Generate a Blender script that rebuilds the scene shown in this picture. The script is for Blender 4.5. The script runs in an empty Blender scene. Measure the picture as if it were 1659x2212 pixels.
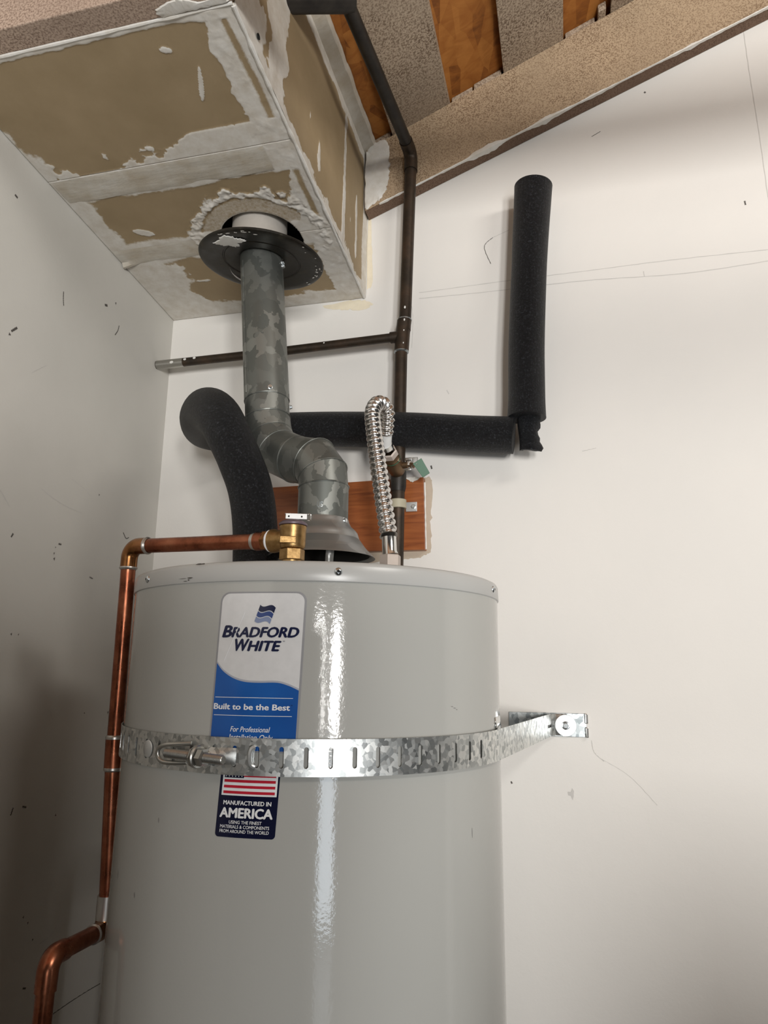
import bpy, bmesh, math, random
import numpy as np
from mathutils import Vector, Matrix

random.seed(7)
S = bpy.context.scene
COL = S.collection
PI = math.pi

# ------------------------------------------------------------------ camera
CAM = bpy.data.cameras.new('camera')
CAM.sensor_fit = 'VERTICAL'
CAM.sensor_height = 36.0
CAM.lens = 36.0 * 1528.75 / 2212.0
CAM.clip_start = 0.02
cam = bpy.data.objects.new('camera', CAM)
COL.objects.link(cam)
yaw, pitch, roll = math.radians(14.2545), math.radians(12.5364), math.radians(-0.7159)
fw = Vector((-math.sin(yaw) * math.cos(pitch), math.cos(yaw) * math.cos(pitch), math.sin(pitch)))
rt = Vector((math.cos(yaw), math.sin(yaw), 0))
dn = -rt.cross(fw)
r2 = rt * math.cos(roll) + dn * math.sin(roll)
d2 = -rt * math.sin(roll) + dn * math.cos(roll)
mw = Matrix((r2, -d2, -fw)).transposed().to_4x4()
mw.translation = Vector((0.9326, -1.47, 1.70))
cam.matrix_world = mw
S.camera = cam

# ------------------------------------------------------------------ world, lights, exposure
W = bpy.data.worlds.new('world')
S.world = W
W.use_nodes = True
bg = W.node_tree.nodes['Background']
bg.inputs[0].default_value = (0.92, 0.96, 1.0, 1)
bg.inputs[1].default_value = 0.012


def area(name, loc, target, sx, sy, power, color, spread=180):
    l = bpy.data.lights.new(name, 'AREA')
    l.shape = 'RECTANGLE'
    l.size, l.size_y = sx, sy
    l.energy = power
    l.color = color
    l.spread = math.radians(spread)
    o = bpy.data.objects.new(name, l)
    COL.objects.link(o)
    o.location = loc
    o.rotation_euler = (Vector(target) - Vector(loc)).to_track_quat('-Z', 'Y').to_euler()
    return o


# daylight through the open doorway behind the viewer (two leaves of light) and the bright ground outside it
area('doorway_daylight', (2.08, -4.6, 1.62), (0.9, 0, 1.9), 0.42, 0.8, 70, (1.0, 0.98, 0.95))
area('doorway_daylight_second', (2.78, -4.4, 1.62), (0.9, 0, 1.9), 0.32, 0.8, 52, (1.0, 0.98, 0.95))
area('ceiling_lamp', (2.4, -1.6, 3.10), (.7, -.1, 2.2), 0.7, .3, 12, (1.0, .96, .90))
area('doorway_ground_light', (2.42, -4.5, .58), (0.9, 0, 1.5), 0.95, 1.0, 20, (.80, .90, 1.0))

S.view_settings.view_transform = 'Standard'
S.view_settings.look = 'None'
S.view_settings.gamma = 1.0
S.view_settings.use_curve_mapping = False
S.view_settings.exposure = 0.28
try:
    S.cycles.use_denoising = True
except Exception:
    pass

# ------------------------------------------------------------------ helpers
ORG = {}


def V3(p):
    return np.array(p, float)


def mesh_from(verts, faces, smooth=True, name='m'):
    me = bpy.data.meshes.new(name)
    me.from_pydata([tuple(map(float, v)) for v in verts], [], [tuple(int(i) for i in f) for f in faces])
    me.update()
    if smooth:
        me.polygons.foreach_set('use_smooth', [True] * len(me.polygons))
    return me


class MB:
    """collects shapes into one mesh (world coordinates)"""

    def __init__(s):
        s.v = []
        s.f = []

    def add(s, verts, faces):
        b = len(s.v)
        s.v.extend([tuple(map(float, p)) for p in verts])
        s.f.extend([tuple(b + int(i) for i in f) for f in faces])
        return s

    def box(s, a, b):
        x0, y0, z0 = a
        x1, y1, z1 = b
        v = [(x0, y0, z0), (x1, y0, z0), (x1, y1, z0), (x0, y1, z0), (x0, y0, z1), (x1, y0, z1), (x1, y1, z1), (x0, y1, z1)]
        return s.add(v, [(0, 3, 2, 1), (4, 5, 6, 7), (0, 1, 5, 4), (1, 2, 6, 5), (2, 3, 7, 6), (3, 0, 4, 7)])

    def hexa(s, v):
        return s.add(v, [(0, 3, 2, 1), (4, 5, 6, 7), (0, 1, 5, 4), (1, 2, 6, 5), (2, 3, 7, 6), (3, 0, 4, 7)])

    def tube(s, pts, r, n=24, caps=True, miter=True):
        P = [V3(p) for p in pts]
        k = len(P)
        R = [r] * k if np.isscalar(r) else list(r)
        T = []
        for i in range(k):
            if i == 0:
                t = P[1] - P[0]
            elif i == k - 1:
                t = P[-1] - P[-2]
            else:
                a = P[i] - P[i - 1]
                b = P[i + 1] - P[i]
                t = a / (np.linalg.norm(a) + 1e-12) + b / (np.linalg.norm(b) + 1e-12)
            T.append(t / (np.linalg.norm(t) + 1e-12))
        up = np.array([0, 0, 1.]) if abs(T[0][2]) < .9 else np.array([1., 0, 0])
        u = np.cross(T[0], up)
        u /= np.linalg.norm(u)
        vs = []
        for i in range(k):
            u = u - T[i] * (u @ T[i])
            u /= np.linalg.norm(u)
            w = np.cross(T[i], u)
            bend = None
            if miter and 0 < i < k - 1:
                a = P[i] - P[i - 1]
                b = P[i + 1] - P[i]
                a /= np.linalg.norm(a) + 1e-12
                b /= np.linalg.norm(b) + 1e-12
                c = b - a
                cl = np.linalg.norm(c)
                if cl > 1e-4:
                    bend = c / cl
                    bend = bend - T[i] * (bend @ T[i])
                    bend /= np.linalg.norm(bend) + 1e-12
                    ch = max(.5, math.sqrt(max(0, (1 + a @ b) / 2)))
            for j in range(n):
                th = 2 * PI * j / n
                d = R[i] * (math.cos(th) * u + math.sin(th) * w)
                if bend is not None:
                    d = d + bend * (d @ bend) * (1 / ch - 1)
                vs.append(P[i] + d)
        fs = []
        for i in range(k - 1):
            for j in range(n):
                a = i * n + j
                b = i * n + (j + 1) % n
                fs.append((a, b, b + n, a + n))
        if caps:
            fs.append(tuple(range(n - 1, -1, -1)))
            fs.append(tuple((k - 1) * n + j for j in range(n)))
        return s.add(vs, fs)

    def lathe(s, prof, c=(0, 0, 0), axis=(0, 0, 1), n=48, caps=False):
        """prof: (radius, height) list along axis from c"""
        a = V3(axis)
        a /= np.linalg.norm(a)
        up = np.array([0, 0, 1.]) if abs(a[2]) < .9 else np.array([1., 0, 0])
        u = np.cross(up, a)
        u /= np.linalg.norm(u)
        w = np.cross(a, u)
        vs = []
        for r, h in prof:
            for j in range(n):
                th = 2 * PI * j / n
                vs.append(V3(c) + a * h + r * (math.cos(th) * u + math.sin(th) * w))
        fs = []
        for i in range(len(prof) - 1):
            for j in range(n):
                p = i * n + j
                q = i * n + (j + 1) % n
                fs.append((p, q, q + n, p + n))
        if caps:
            fs.append(tuple(range(n - 1, -1, -1)))
            fs.append(tuple((len(prof) - 1) * n + j for j in range(n)))
        return s.add(vs, fs)

    def build(s, name, mat, parent=None, smooth=True, angle=38, bevel=0, kind=None, label=None):
        me = mesh_from(s.v, s.f, smooth, name)
        if bevel:
            bm = bmesh.new()
            bm.from_mesh(me)
            es = [e for e in bm.edges if len(e.link_faces) == 2 and e.calc_face_angle(0) > .6]
            bmesh.ops.bevel(bm, geom=es, offset=bevel, segments=2, profile=.5, affect='EDGES')
            bm.to_mesh(me)
            bm.free()
            me.polygons.foreach_set('use_smooth', [smooth] * len(me.polygons))
        if smooth:
            try:
                me.set_sharp_from_angle(angle=math.radians(angle))
            except Exception:
                pass
        return link(name, me, mat, parent, kind, label)


def link(name, me, mat, parent=None, kind=None, label=None, origin=None):
    o = bpy.data.objects.new(name, me)
    COL.objects.link(o)
    me.materials.append(mat)
    if parent is not None:
        o.parent = parent
        org = ORG[parent.name]
    else:
        if origin is None:
            co = np.empty(len(me.vertices) * 3)
            me.vertices.foreach_get('co', co)
            co = co.reshape(-1, 3)
            org = np.array([(co[:, 0].min() + co[:, 0].max()) / 2, (co[:, 1].min() + co[:, 1].max()) / 2, co[:, 2].min()])
        else:
            org = V3(origin)
        o.location = org
    me.transform(Matrix.Translation(Vector(-org)))
    ORG[o.name] = org
    if kind:
        o['kind'] = kind
    if label:
        o['label'] = label
    return o


def thing(name, label, cat, loc, group=None, kind=None):
    o = bpy.data.objects.new(name, None)
    COL.objects.link(o)
    o.location = loc
    o.empty_display_size = .05
    o['label'] = label
    o['category'] = cat
    if group:
        o['group'] = group
    if kind:
        o['kind'] = kind
    ORG[o.name] = V3(loc)
    return o


def tag(o, label, cat, group=None, kind=None):
    o['label'] = label
    if cat:
        o['category'] = cat
    if group:
        o['group'] = group
    if kind:
        o['kind'] = kind
    return o


def spline(pts, per=8):
    P = [V3(p) for p in pts]
    out = []
    for i in range(len(P) - 1):
        p0 = P[max(i - 1, 0)]
        p1, p2 = P[i], P[i + 1]
        p3 = P[min(i + 2, len(P) - 1)]
        for k in range(per):
            t = k / per
            out.append(.5 * ((2 * p1) + (-p0 + p2) * t + (2 * p0 - 5 * p1 + 4 * p2 - p3) * t * t + (-p0 + 3 * p1 - 3 * p2 + p3) * t ** 3))
    out.append(P[-1])
    return out


def arc_corner(a, b, c, r, n=8):
    """points replacing corner b (between a and c) by an arc of radius r"""
    a, b, c = V3(a), V3(b), V3(c)
    u = (a - b) / np.linalg.norm(a - b)
    w = (c - b) / np.linalg.norm(c - b)
    ang = math.acos(max(-1, min(1, u @ w)))
    d = r / math.tan(ang / 2)
    p, q = b + u * d, b + w * d
    bis = (u + w) / np.linalg.norm(u + w)
    cen = b + bis * (r / math.sin(ang / 2))
    vp, vq = p - cen, q - cen
    tot = math.acos(max(-1, min(1, (vp @ vq) / (r * r))))
    out = []
    for i in range(n + 1):
        t = i / n
        out.append(cen + (math.sin((1 - t) * tot) * vp + math.sin(t * tot) * vq) / math.sin(tot))
    return out


# value noise -----------------------------------------------------------
def vnoise(x, y, sc, seed):
    rng = np.random.default_rng(seed)
    G = rng.random((97, 97))
    x = np.asarray(x) * sc + 13.7
    y = np.asarray(y) * sc + 7.3
    xi = np.floor(x).astype(int)
    yi = np.floor(y).astype(int)
    fx = x - xi
    fy = y - yi
    fx = fx * fx * (3 - 2 * fx)
    fy = fy * fy * (3 - 2 * fy)
    g = lambda i, j: G[i % 97, j % 97]
    return (g(xi, yi) * (1 - fx) + g(xi + 1, yi) * fx) * (1 - fy) + (g(xi, yi + 1) * (1 - fx) + g(xi + 1, yi + 1) * fx) * fy - .5


def fbm(x, y, sc, seed, o=4):
    r = 0
    a = 1
    for k in range(o):
        r = r + a * vnoise(x, y, sc * 2 ** k, seed + k)
        a *= .55
    return r


def sstep(a, b, x):
    t = np.clip((x - a) / (b - a), 0, 1)
    return t * t * (3 - 2 * t)


# ------------------------------------------------------------------ materials
class NT:
    def __init__(s, name):
        s.m = bpy.data.materials.new(name)
        s.m.use_nodes = True
        s.t = s.m.node_tree
        s.b = s.t.nodes['Principled BSDF']
        s.co = None

    def n(s, typ, **kw):
        nd = s.t.nodes.new(typ)
        for k, v in kw.items():
            setattr(nd, k, v)
        return nd

    def l(s, a, b):
        s.t.links.new(a, b)

    def coord(s):
        if s.co is None:
            s.co = s.n('ShaderNodeTexCoord').outputs['Object']
        return s.co

    def mapping(s, scale=(1, 1, 1), rot=(0, 0, 0)):
        mp = s.n('ShaderNodeMapping')
        mp.inputs['Scale'].default_value = scale
        mp.inputs['Rotation'].default_value = rot
        s.l(s.coord(), mp.inputs['Vector'])
        return mp.outputs[0]

    def noise(s, scale, detail=3, rough=.55, vec=None, dist=0):
        nd = s.n('ShaderNodeTexNoise')
        nd.inputs['Scale'].default_value = scale
        nd.inputs['Detail'].default_value = detail
        nd.inputs['Roughness'].default_value = rough
        nd.inputs['Distortion'].default_value = dist
        s.l(vec if vec is not None else s.coord(), nd.inputs['Vector'])
        return nd.outputs[0]

    def voro(s, scale, vec=None, out='Color', feature='F1', rnd=1.0):
        nd = s.n('ShaderNodeTexVoronoi')
        nd.feature = feature
        nd.inputs['Scale'].default_value = scale
        nd.inputs['Randomness'].default_value = rnd
        s.l(vec if vec is not None else s.coord(), nd.inputs['Vector'])
        return nd.outputs[out]

    def ramp(s, fac, stops, interp='LINEAR'):
        nd = s.n('ShaderNodeValToRGB')
        cr = nd.color_ramp
        cr.interpolation = interp
        while len(cr.elements) < len(stops):
            cr.elements.new(.5)
        for e, (p, c) in zip(cr.elements, stops):
            e.position = p
            e.color = (c, c, c, 1) if np.isscalar(c) else (*c, 1)
        s.l(fac, nd.inputs[0])
        return nd.outputs[0]

    def mix(s, fac, a, b, mode='MIX'):
        nd = s.n('ShaderNodeMix', data_type='RGBA', blend_type=mode)
        for k, val in ((0, fac), (6, a), (7, b)):
            sock = nd.inputs[k]
            if hasattr(val, 'links'):
                s.l(val, sock)
            elif np.isscalar(val):
                sock.default_value = val if k == 0 else (val, val, val, 1)
            else:
                sock.default_value = (*val, 1)
        return nd.outputs[2]

    def math(s, op, a, b=0.0, clamp=False):
        nd = s.n('ShaderNodeMath', operation=op, use_clamp=clamp)
        for i, val in enumerate((a, b)):
            if hasattr(val, 'links'):
                s.l(val, nd.inputs[i])
            else:
                nd.inputs[i].default_value = val
        return nd.outputs[0]

    def attr(s, name):
        nd = s.n('ShaderNodeAttribute')
        nd.attribute_name = name
        return nd.outputs['Fac']

    def bump(s, h, strength=.3, dist=.001):
        nd = s.n('ShaderNodeBump')
        nd.inputs['Strength'].default_value = strength
        nd.inputs['Distance'].default_value = dist
        s.l(h, nd.inputs['Height'])
        prev = s.b.inputs['Normal'].links
        if prev:
            s.l(prev[0].from_socket, nd.inputs['Normal'])
        s.l(nd.outputs[0], s.b.inputs['Normal'])
        return s

    def set(s, color=None, rough=None, metal=None, spec=None, coat=None):
        for key, val in (('Base Color', color), ('Roughness', rough), ('Metallic', metal), ('Specular IOR Level', spec), ('Coat Weight', coat)):
            if val is None:
                continue
            sk = s.b.inputs[key]
            if hasattr(val, 'links'):
                s.l(val, sk)
            elif np.isscalar(val):
                sk.default_value = val if key != 'Base Color' else (val, val, val, 1)
            else:
                sk.default_value = (*val, 1)
        return s


def plain(name, color, rough=.5, metal=0.0, spec=.5):
    t = NT(name)
    nz = t.noise(90, 3)
    t.set(color=t.mix(t.ramp(nz, [(.35, 0.0), (.7, .35)]), color, tuple(c * .82 for c in color)), rough=rough, metal=metal, spec=spec)
    return t.m


M = {}
# painted wall
t = NT('wall_paint')
big = t.noise(2.2, 4)
c1 = t.mix(t.ramp(big, [(.35, 0.0), (.65, 1.0)]), (.80, .775, .735), (.765, .745, .71))
t.set(color=c1, rough=.55, spec=.35)
t.bump(t.noise(220, 3, .6), .10, .0012)
t.bump(t.noise(26, 4, .6), .16, .004)
M['wall'] = t.m
t = NT('wall_paint_left_shade')
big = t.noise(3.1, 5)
c1 = t.mix(t.ramp(big, [(.3, 0.0), (.68, 1.0)]), (.67, .65, .605), (.61, .595, .55))  # same paint as the back wall, darkened to put the shade in
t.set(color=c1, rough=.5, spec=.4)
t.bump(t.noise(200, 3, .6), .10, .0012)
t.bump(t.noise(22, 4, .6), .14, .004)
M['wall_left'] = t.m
# drywall paper with joint compound (mask in attribute 'mud')
t = NT('drywall')
mud = t.attr('mud')
pn = t.noise(14, 5)
paper = t.mix(t.ramp(pn, [(.3, 0.0), (.7, 1.0)]), (.365, .275, .165), (.315, .235, .135))
mudc = t.mix(t.ramp(t.noise(38, 5, .65), [(.3, 0.0), (.7, 1.0)]), (.74, .715, .665), (.60, .55, .475))
brk = t.math('ADD', mud, t.math('MULTIPLY', t.math('SUBTRACT', t.noise(160, 4, .7), .5), .5))
fac = t.ramp(brk, [(.30, 0.0), (.62, 1.0)])
t.set(color=t.mix(fac, paper, mudc), rough=.62, spec=.3)
t.bump(t.noise(330, 3), .12, .0008)
t.bump(t.noise(70, 4, .7, vec=t.mapping((1, .35, 1))), .20, .003)
M['drywall'] = t.m
t = NT('joint_compound')
t.set(color=t.mix(t.ramp(t.noise(35, 5, .65), [(.3, 0.0), (.72, 1.0)]), (.78, .765, .73), (.64, .60, .53)), rough=.5, spec=.4)
t.bump(t.noise(60, 4, .7, vec=t.mapping((1, .3, 1))), .45, .003)
M['mud'] = t.m
t = NT('joint_tape')
t.set(color=t.mix(t.ramp(t.noise(20, 5, .65), [(.35, 0.0), (.7, 1.0)]), (.60, .57, .51), (.46, .40, .31)), rough=.55, spec=.35)
t.bump(t.noise(45, 4, .6, vec=t.mapping((.4, 1.6, 1))), .35, .003)
M['tape'] = t.m
# speckled overspray lumber
def speckled(name, pale, dark, sc=330, lo=.46, hi=.60):
    t = NT(name)
    sp = t.noise(sc, 3, .6)
    g = t.noise(5, 4)
    base = t.mix(t.ramp(g, [(.3, 0.0), (.7, 1.0)]), pale, tuple(c * .78 for c in pale))
    dk = t.math('MULTIPLY', t.ramp(sp, [(lo, 0.0), (hi, 1.0)]), t.ramp(t.noise(7, 3), [(.25, .35), (.7, 1.0)]))
    t.set(color=t.mix(dk, base, dark), rough=.8, spec=.2)
    t.bump(t.noise(120, 4, .7), .3, .002)
    return t.m
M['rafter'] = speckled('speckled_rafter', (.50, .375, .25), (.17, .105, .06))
M['plank'] = speckled('speckled_plank', (.47, .375, .28), (.13, .085, .055), 260, .44, .60)
M['joist'] = speckled('speckled_joist', (.55, .42, .33), (.17, .11, .08), 300, .44, .62)
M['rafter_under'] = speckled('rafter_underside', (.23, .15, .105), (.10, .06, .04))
# OSB
t = NT('osb')
mp = t.mapping((1, .38, 1), (0, 0, .5))
cells = t.voro(34, mp)
mp2 = t.mapping((.4, 1, 1), (0, 0, .2))
cells2 = t.noise(30, 4, .6, vec=mp2, dist=1.2)
fl = t.mix(.68, cells, cells2)
hs = t.n('ShaderNodeSeparateColor')
t.l(fl, hs.inputs[0])
t.set(color=t.ramp(hs.outputs[0], [(.25, (.17, .055, .012)), (.45, (.33, .115, .022)), (.7, (.45, .18, .04))]), rough=.6, spec=.3)
t.bump(hs.outputs[0], .3, .002)
M['osb'] = t.m
# tank
t = NT('tank_enamel')
t.set(color=t.mix(t.ramp(t.noise(3, 3), [(.3, 0.0), (.7, 1.0)]), (.42, .42, .395), (.40, .40, .378)), rough=.085, spec=.5)
t.bump(t.noise(240, 2, .5), .07, .0014)
t.bump(t.noise(16, 2, .5), .05, .006)
M['tank'] = t.m
t = NT('tank_lid')
t.set(color=(.45, .45, .435), rough=.28, spec=.5)
t.bump(t.noise(60, 2, .5, vec=t.mapping((1, 1, .1))), .03, .002)
M['lid'] = t.m
# galvanised
def galv(name, a, b, c, sc, rough=(.30, .48), metal=.92, aniso=(1, 1, 1)):
    t = NT(name)
    nz = t.n('ShaderNodeTexNoise')
    nz.inputs['Scale'].default_value = sc * .8
    t.l(t.coord(), nz.inputs['Vector'])
    vm = t.n('ShaderNodeVectorMath', operation='MULTIPLY_ADD')
    t.l(nz.outputs[1], vm.inputs[0])
    vm.inputs[1].default_value = (.7 / sc, .7 / sc, .7 / sc)
    t.l(t.mapping(aniso), vm.inputs[2])
    vc = t.voro(sc, vm.outputs[0])
    sp = t.n('ShaderNodeSeparateColor')
    t.l(vc, sp.inputs[0])
    t.set(color=t.ramp(sp.outputs[0], [(.1, a), (.55, b), (.95, c)]), rough=t.ramp(sp.outputs[1], [(0, rough[0]), (1, rough[1])]), metal=metal)
    t.bump(t.noise(sc * 2.5, 3), .05, .001)
    return t.m
M['galv'] = galv('galvanised_strap', (.40, .42, .42), (.66, .68, .67), (.80, .81, .79), 170)
M['bracket'] = galv('galvanised_bracket', (.25, .28, .29), (.45, .48, .49), (.60, .63, .63), 150)
t = NT('vent_sheet_metal')
nv1 = t.n('ShaderNodeTexNoise')
nv1.inputs['Scale'].default_value = 48
nv1.inputs['Detail'].default_value = 3
t.l(t.coord(), nv1.inputs['Vector'])
vma = t.n('ShaderNodeVectorMath', operation='MULTIPLY_ADD')
t.l(nv1.outputs[1], vma.inputs[0])
vma.inputs[1].default_value = (.030, .030, .030)
t.l(t.mapping((1, 1, .7)), vma.inputs[2])
fs2 = t.n('ShaderNodeSeparateColor')
t.l(t.voro(46, vma.outputs[0]), fs2.inputs[0])
t.set(color=t.ramp(fs2.outputs[0], [(.0, (.125, .133, .122)), (.35, (.15, .158, .146)), (.7, (.205, .213, .197)), (1, (.27, .278, .257))]), rough=t.ramp(fs2.outputs[1], [(0, .38), (1, .52)]), metal=.66)
t.bump(t.noise(12, 2), .06, .004)
M['vent'] = t.m
M['hood'] = galv('draft_hood_metal', (.30, .305, .30), (.36, .365, .36), (.43, .435, .43), 14, (.34, .42), .82)
M['collar'] = None
t = NT('grimy_collar')
rs = t.noise(30, 5, .7)
t.set(color=t.ramp(rs, [(.3, (.009, .008, .006)), (.55, (.024, .020, .014)), (.8, (.075, .064, .044))]), rough=t.ramp(rs, [(.3, .25), (.8, .6)]), metal=.4)
t.bump(t.noise(90, 4), .15, .001)
M['collar'] = t.m
# coppers
t = NT('bright_copper')
nz = t.noise(26, 5, .65)
t.set(color=t.ramp(nz, [(.25, (.13, .042, .022)), (.5, (.32, .105, .055)), (.78, (.50, .20, .11))]), rough=t.ramp(t.noise(40, 4), [(.3, .20), (.7, .40)]), metal=.95)
t.bump(t.noise(120, 3, vec=t.mapping((1, 1, .1))), .05, .001)
M['copper'] = t.m
t = NT('elbow_copper')
nz = t.noise(40, 5, .7)
t.set(color=t.ramp(nz, [(.25, (.14, .055, .018)), (.5, (.32, .145, .055)), (.75, (.48, .21, .11))]), rough=.24, metal=.95)
M['copper_elbow'] = t.m
t = NT('oxidised_copper')
nz = t.noise(22, 5, .7)
cc = t.ramp(nz, [(.25, (.022, .018, .014)), (.5, (.048, .034, .023)), (.72, (.085, .052, .033)), (.9, (.07, .10, .07))])
t.set(color=cc, rough=.48, metal=.55)
t.bump(t.noise(150, 4), .12, .001)
M['oxid'] = t.m
t = NT('black_iron')
nz = t.noise(30, 4, .6)
t.set(color=t.ramp(nz, [(.3, (.012, .010, .009)), (.7, (.04, .034, .028))]), rough=.5, metal=.4)
M['iron'] = t.m
M['solder'] = plain('solder', (.55, .53, .50), .35, .9)
M['brass'] = plain('cast_brass', (.46, .29, .12), .36, .95)
t = NT('cast_brass_body')
nz = t.noise(120, 3)
t.set(color=t.ramp(nz, [(.3, (.27, .16, .06)), (.7, (.44, .28, .12))]), rough=.38, metal=.95)
t.bump(nz, .25, .001)
M['brass_body'] = t.m
M['old_brass'] = plain('tarnished_brass', (.20, .13, .075), .42, .85)
M['chrome'] = plain('bright_steel', (.78, .78, .76), .16, 1.0)
M['stainless'] = plain('stainless', (.74, .72, .70), .2, 1.0)
M['bolt'] = plain('dull_zinc_bolt', (.42, .41, .38), .34, .95)
M['zinc'] = plain('zinc_screw', (.70, .74, .76), .22, 1.0)
M['lever'] = plain('valve_lever_steel', (.50, .49, .48), .35, .9)
M['cap'] = plain('valve_cap', (.16, .12, .14), .4, .3)
M['teflon'] = plain('thread_seal_tape', (.88, .89, .90), .55)
M['green'] = plain('green_vinyl', (.045, .14, .075), .4)
M['clamp'] = plain('clamp_plastic', (.46, .42, .31), .55)
M['washer'] = plain('washer_zinc', (.72, .74, .74), .35, .75)
M['white_tag'] = plain('paper_tag', (.78, .78, .77), .6)
M['nutwhite'] = plain('speckled_dielectric_nut', (.52, .45, .40), .5, .2)
# foam
t = NT('black_foam')
nz = t.noise(270, 4, .75)
t.set(color=t.ramp(nz, [(.38, (.004, .005, .006)), (.56, (.012, .013, .016)), (.72, (.085, .092, .104))]), rough=.46, spec=.4)
t.bump(nz, 1.0, .007)
t.bump(t.noise(60, 3), .3, .003)
M['foam'] = t.m
# stained board
t = NT('stained_board')
mp = t.mapping((1.2, 1, 14))
wv = t.n('ShaderNodeTexNoise')
wv.inputs['Scale'].default_value = 9
wv.inputs['Detail'].default_value = 6
wv.inputs['Distortion'].default_value = .6
t.l(mp, wv.inputs['Vector'])
g2 = t.noise(3, 3)
wc = t.ramp(wv.outputs[0], [(.25, (.17, .045, .014)), (.42, (.27, .078, .022)), (.62, (.34, .105, .030)), (.8, (.39, .130, .040))])
t.set(color=t.mix(t.ramp(g2, [(.4, 0.0), (.75, .5)]), wc, (.22, .06, .02)), rough=.32, spec=.5)
t.bump(wv.outputs[0], .15, .001)
M['board'] = t.m
M['bare'] = plain('bare_wall_patch', (.55, .46, .36), .7)
M['stain'] = plain('cream_stain', (.80, .72, .56), .6)
M['scuff'] = plain('scuff_mark', (.10, .09, .08), .8)
M['tank_scuff'] = plain('jacket_scuff', (.24, .235, .225), .6)
M['pencil'] = plain('pencil_line', (.62, .60, .57), .7)
M['fleck'] = plain('paint_fleck', (.80, .79, .75), .5)
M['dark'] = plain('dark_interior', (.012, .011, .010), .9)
M['innervent'] = plain('pale_vent_liner', (.62, .58, .53), .45, .35)
M['floor'] = plain('concrete_floor', (.13, .125, .12), .30)
M['blocker'] = plain('light_blocker_dark', (.06, .055, .05), .8)
M['wood'] = plain('framing_wood', (.36, .25, .15), .7)
# label inks
M['lab_white'] = plain('label_white', (.70, .70, .70), .18, .0, .6)
M['lab_edge'] = plain('label_grey_edge', (.30, .30, .31), .25)
t = NT('label_blue')
nz = t.noise(9, 2)
t.set(color=t.ramp(nz, [(.3, (.010, .060, .26)), (.7, (.020, .120, .42))]), rough=.16, spec=.6)
M['blue'] = t.m
M['navy'] = plain('ink_navy', (.010, .014, .050), .2)
M['navy2'] = plain('ink_mid_blue', (.035, .065, .21), .2)
M['navy3'] = plain('ink_pale_blue', (.22, .27, .42), .2)
M['silver'] = plain('ink_silver', (.42, .44, .50), .25)
M['ink_white'] = plain('ink_white', (.82, .83, .84), .3)
M['red'] = plain('ink_red', (.50, .015, .035), .3)
M['sticker'] = plain('sticker_navy', (.006, .008, .030), .2)

# ------------------------------------------------------------------ setting
def struct(name, o, label=None):
    o['kind'] = 'structure'
    if label:
        o['label'] = label
    return o


floor = MB().box((-.1, -6.0, -.05), (4.2, .1, 0)).build('floor', M['floor'], None, False)
struct('floor', floor, 'grey concrete garage floor below the water heater')
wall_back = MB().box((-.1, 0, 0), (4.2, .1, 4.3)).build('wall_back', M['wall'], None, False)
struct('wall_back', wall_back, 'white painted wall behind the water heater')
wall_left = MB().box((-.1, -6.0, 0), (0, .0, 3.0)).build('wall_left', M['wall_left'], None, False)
struct('wall_left', wall_left, 'white painted side wall, colour darkened for shade, meeting the back wall in a corner')
part = MB().box((.02, -1.92, 0), (1.14, -1.84, 1.82)).box((1.46, -1.92, 0), (2.8, -1.84, 1.40)).build('light_blocker', M['blocker'], None, False)  # unseen panels added to keep doorway light off the lower left
struct('light_blocker', part, 'unseen dark panels added behind the viewer to block light')
plat = MB().box((.26, -.70, 0), (.86, -.08, .45)).build('trim_1', M['wood'], None, False)
struct('trim_1', plat, 'raised wooden platform under the water heater')


def roof_z(x):
    return 2.9557 + .44 * (x - .5635)


def slab(x0, x1, y0, y1, dz0, dz1):
    mb = MB()
    return mb.hexa([(x0, y0, roof_z(x0) + dz0), (x1, y0, roof_z(x1) + dz0), (x1, y1, roof_z(x1) + dz0), (x0, y1, roof_z(x0) + dz0),
                    (x0, y0, roof_z(x0) + dz1), (x1, y0, roof_z(x1) + dz1), (x1, y1, roof_z(x1) + dz1), (x0, y1, roof_z(x0) + dz1)])


ceil = slab(.08, 3.4, -2.6, -.002, .021, .035).build('ceiling', M['osb'], None, False)
struct('ceiling', ceil, 'orange strand board roof deck sloping up to the right')
edges = [(.578, .717), (.847, .987), (1.095, 1.235), (1.365, 1.505), (1.635, 1.775), (1.905, 2.045), (2.175, 2.315), (2.445, 2.585), (2.715, 2.855), (2.985, 3.125)]
for a, b in edges:
    slab(a, b, -2.6, -.004, .001, .020).build('plank', M['plank'], ceil, False, bevel=.0015)
for (a, b, y0) in ((.722, .772, -.030), (.776, .842, -.034), (.992, 1.060, -.033), (.522, .572, -.034), (1.245, 1.355, -.033)):
    slab(a, b, y0, -.006, .0015, .0205).build('filler_block', M['plank'], ceil, False, bevel=.002)
mb = slab(1.066, 1.084, -.060, -.008, -.0005, .0205)
mb.build('filler_block', M['plank'], ceil, False, bevel=.002)


def raf_lo(x):
    return 2.7799 + .3935 * (x - .5486)


rafter = thing('roof_rafter', 'speckled tan rafter sloping up along the top of the white wall', 'rafter', (1.4, -.019, raf_lo(1.4)))
mb = MB()
x0, x1 = .5135, 3.3
mb.hexa([(x0, -.038, raf_lo(x0)), (x1, -.038, raf_lo(x1)), (x1, -.0015, raf_lo(x1)), (x0, -.0015, raf_lo(x0)),
         (x0, -.038, roof_z(x0)), (x1, -.038, roof_z(x1)), (x1, -.0015, roof_z(x1)), (x0, -.0015, roof_z(x0))])
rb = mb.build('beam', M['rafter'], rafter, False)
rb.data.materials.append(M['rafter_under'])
rb.data.polygons[0].material_index = 1
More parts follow.
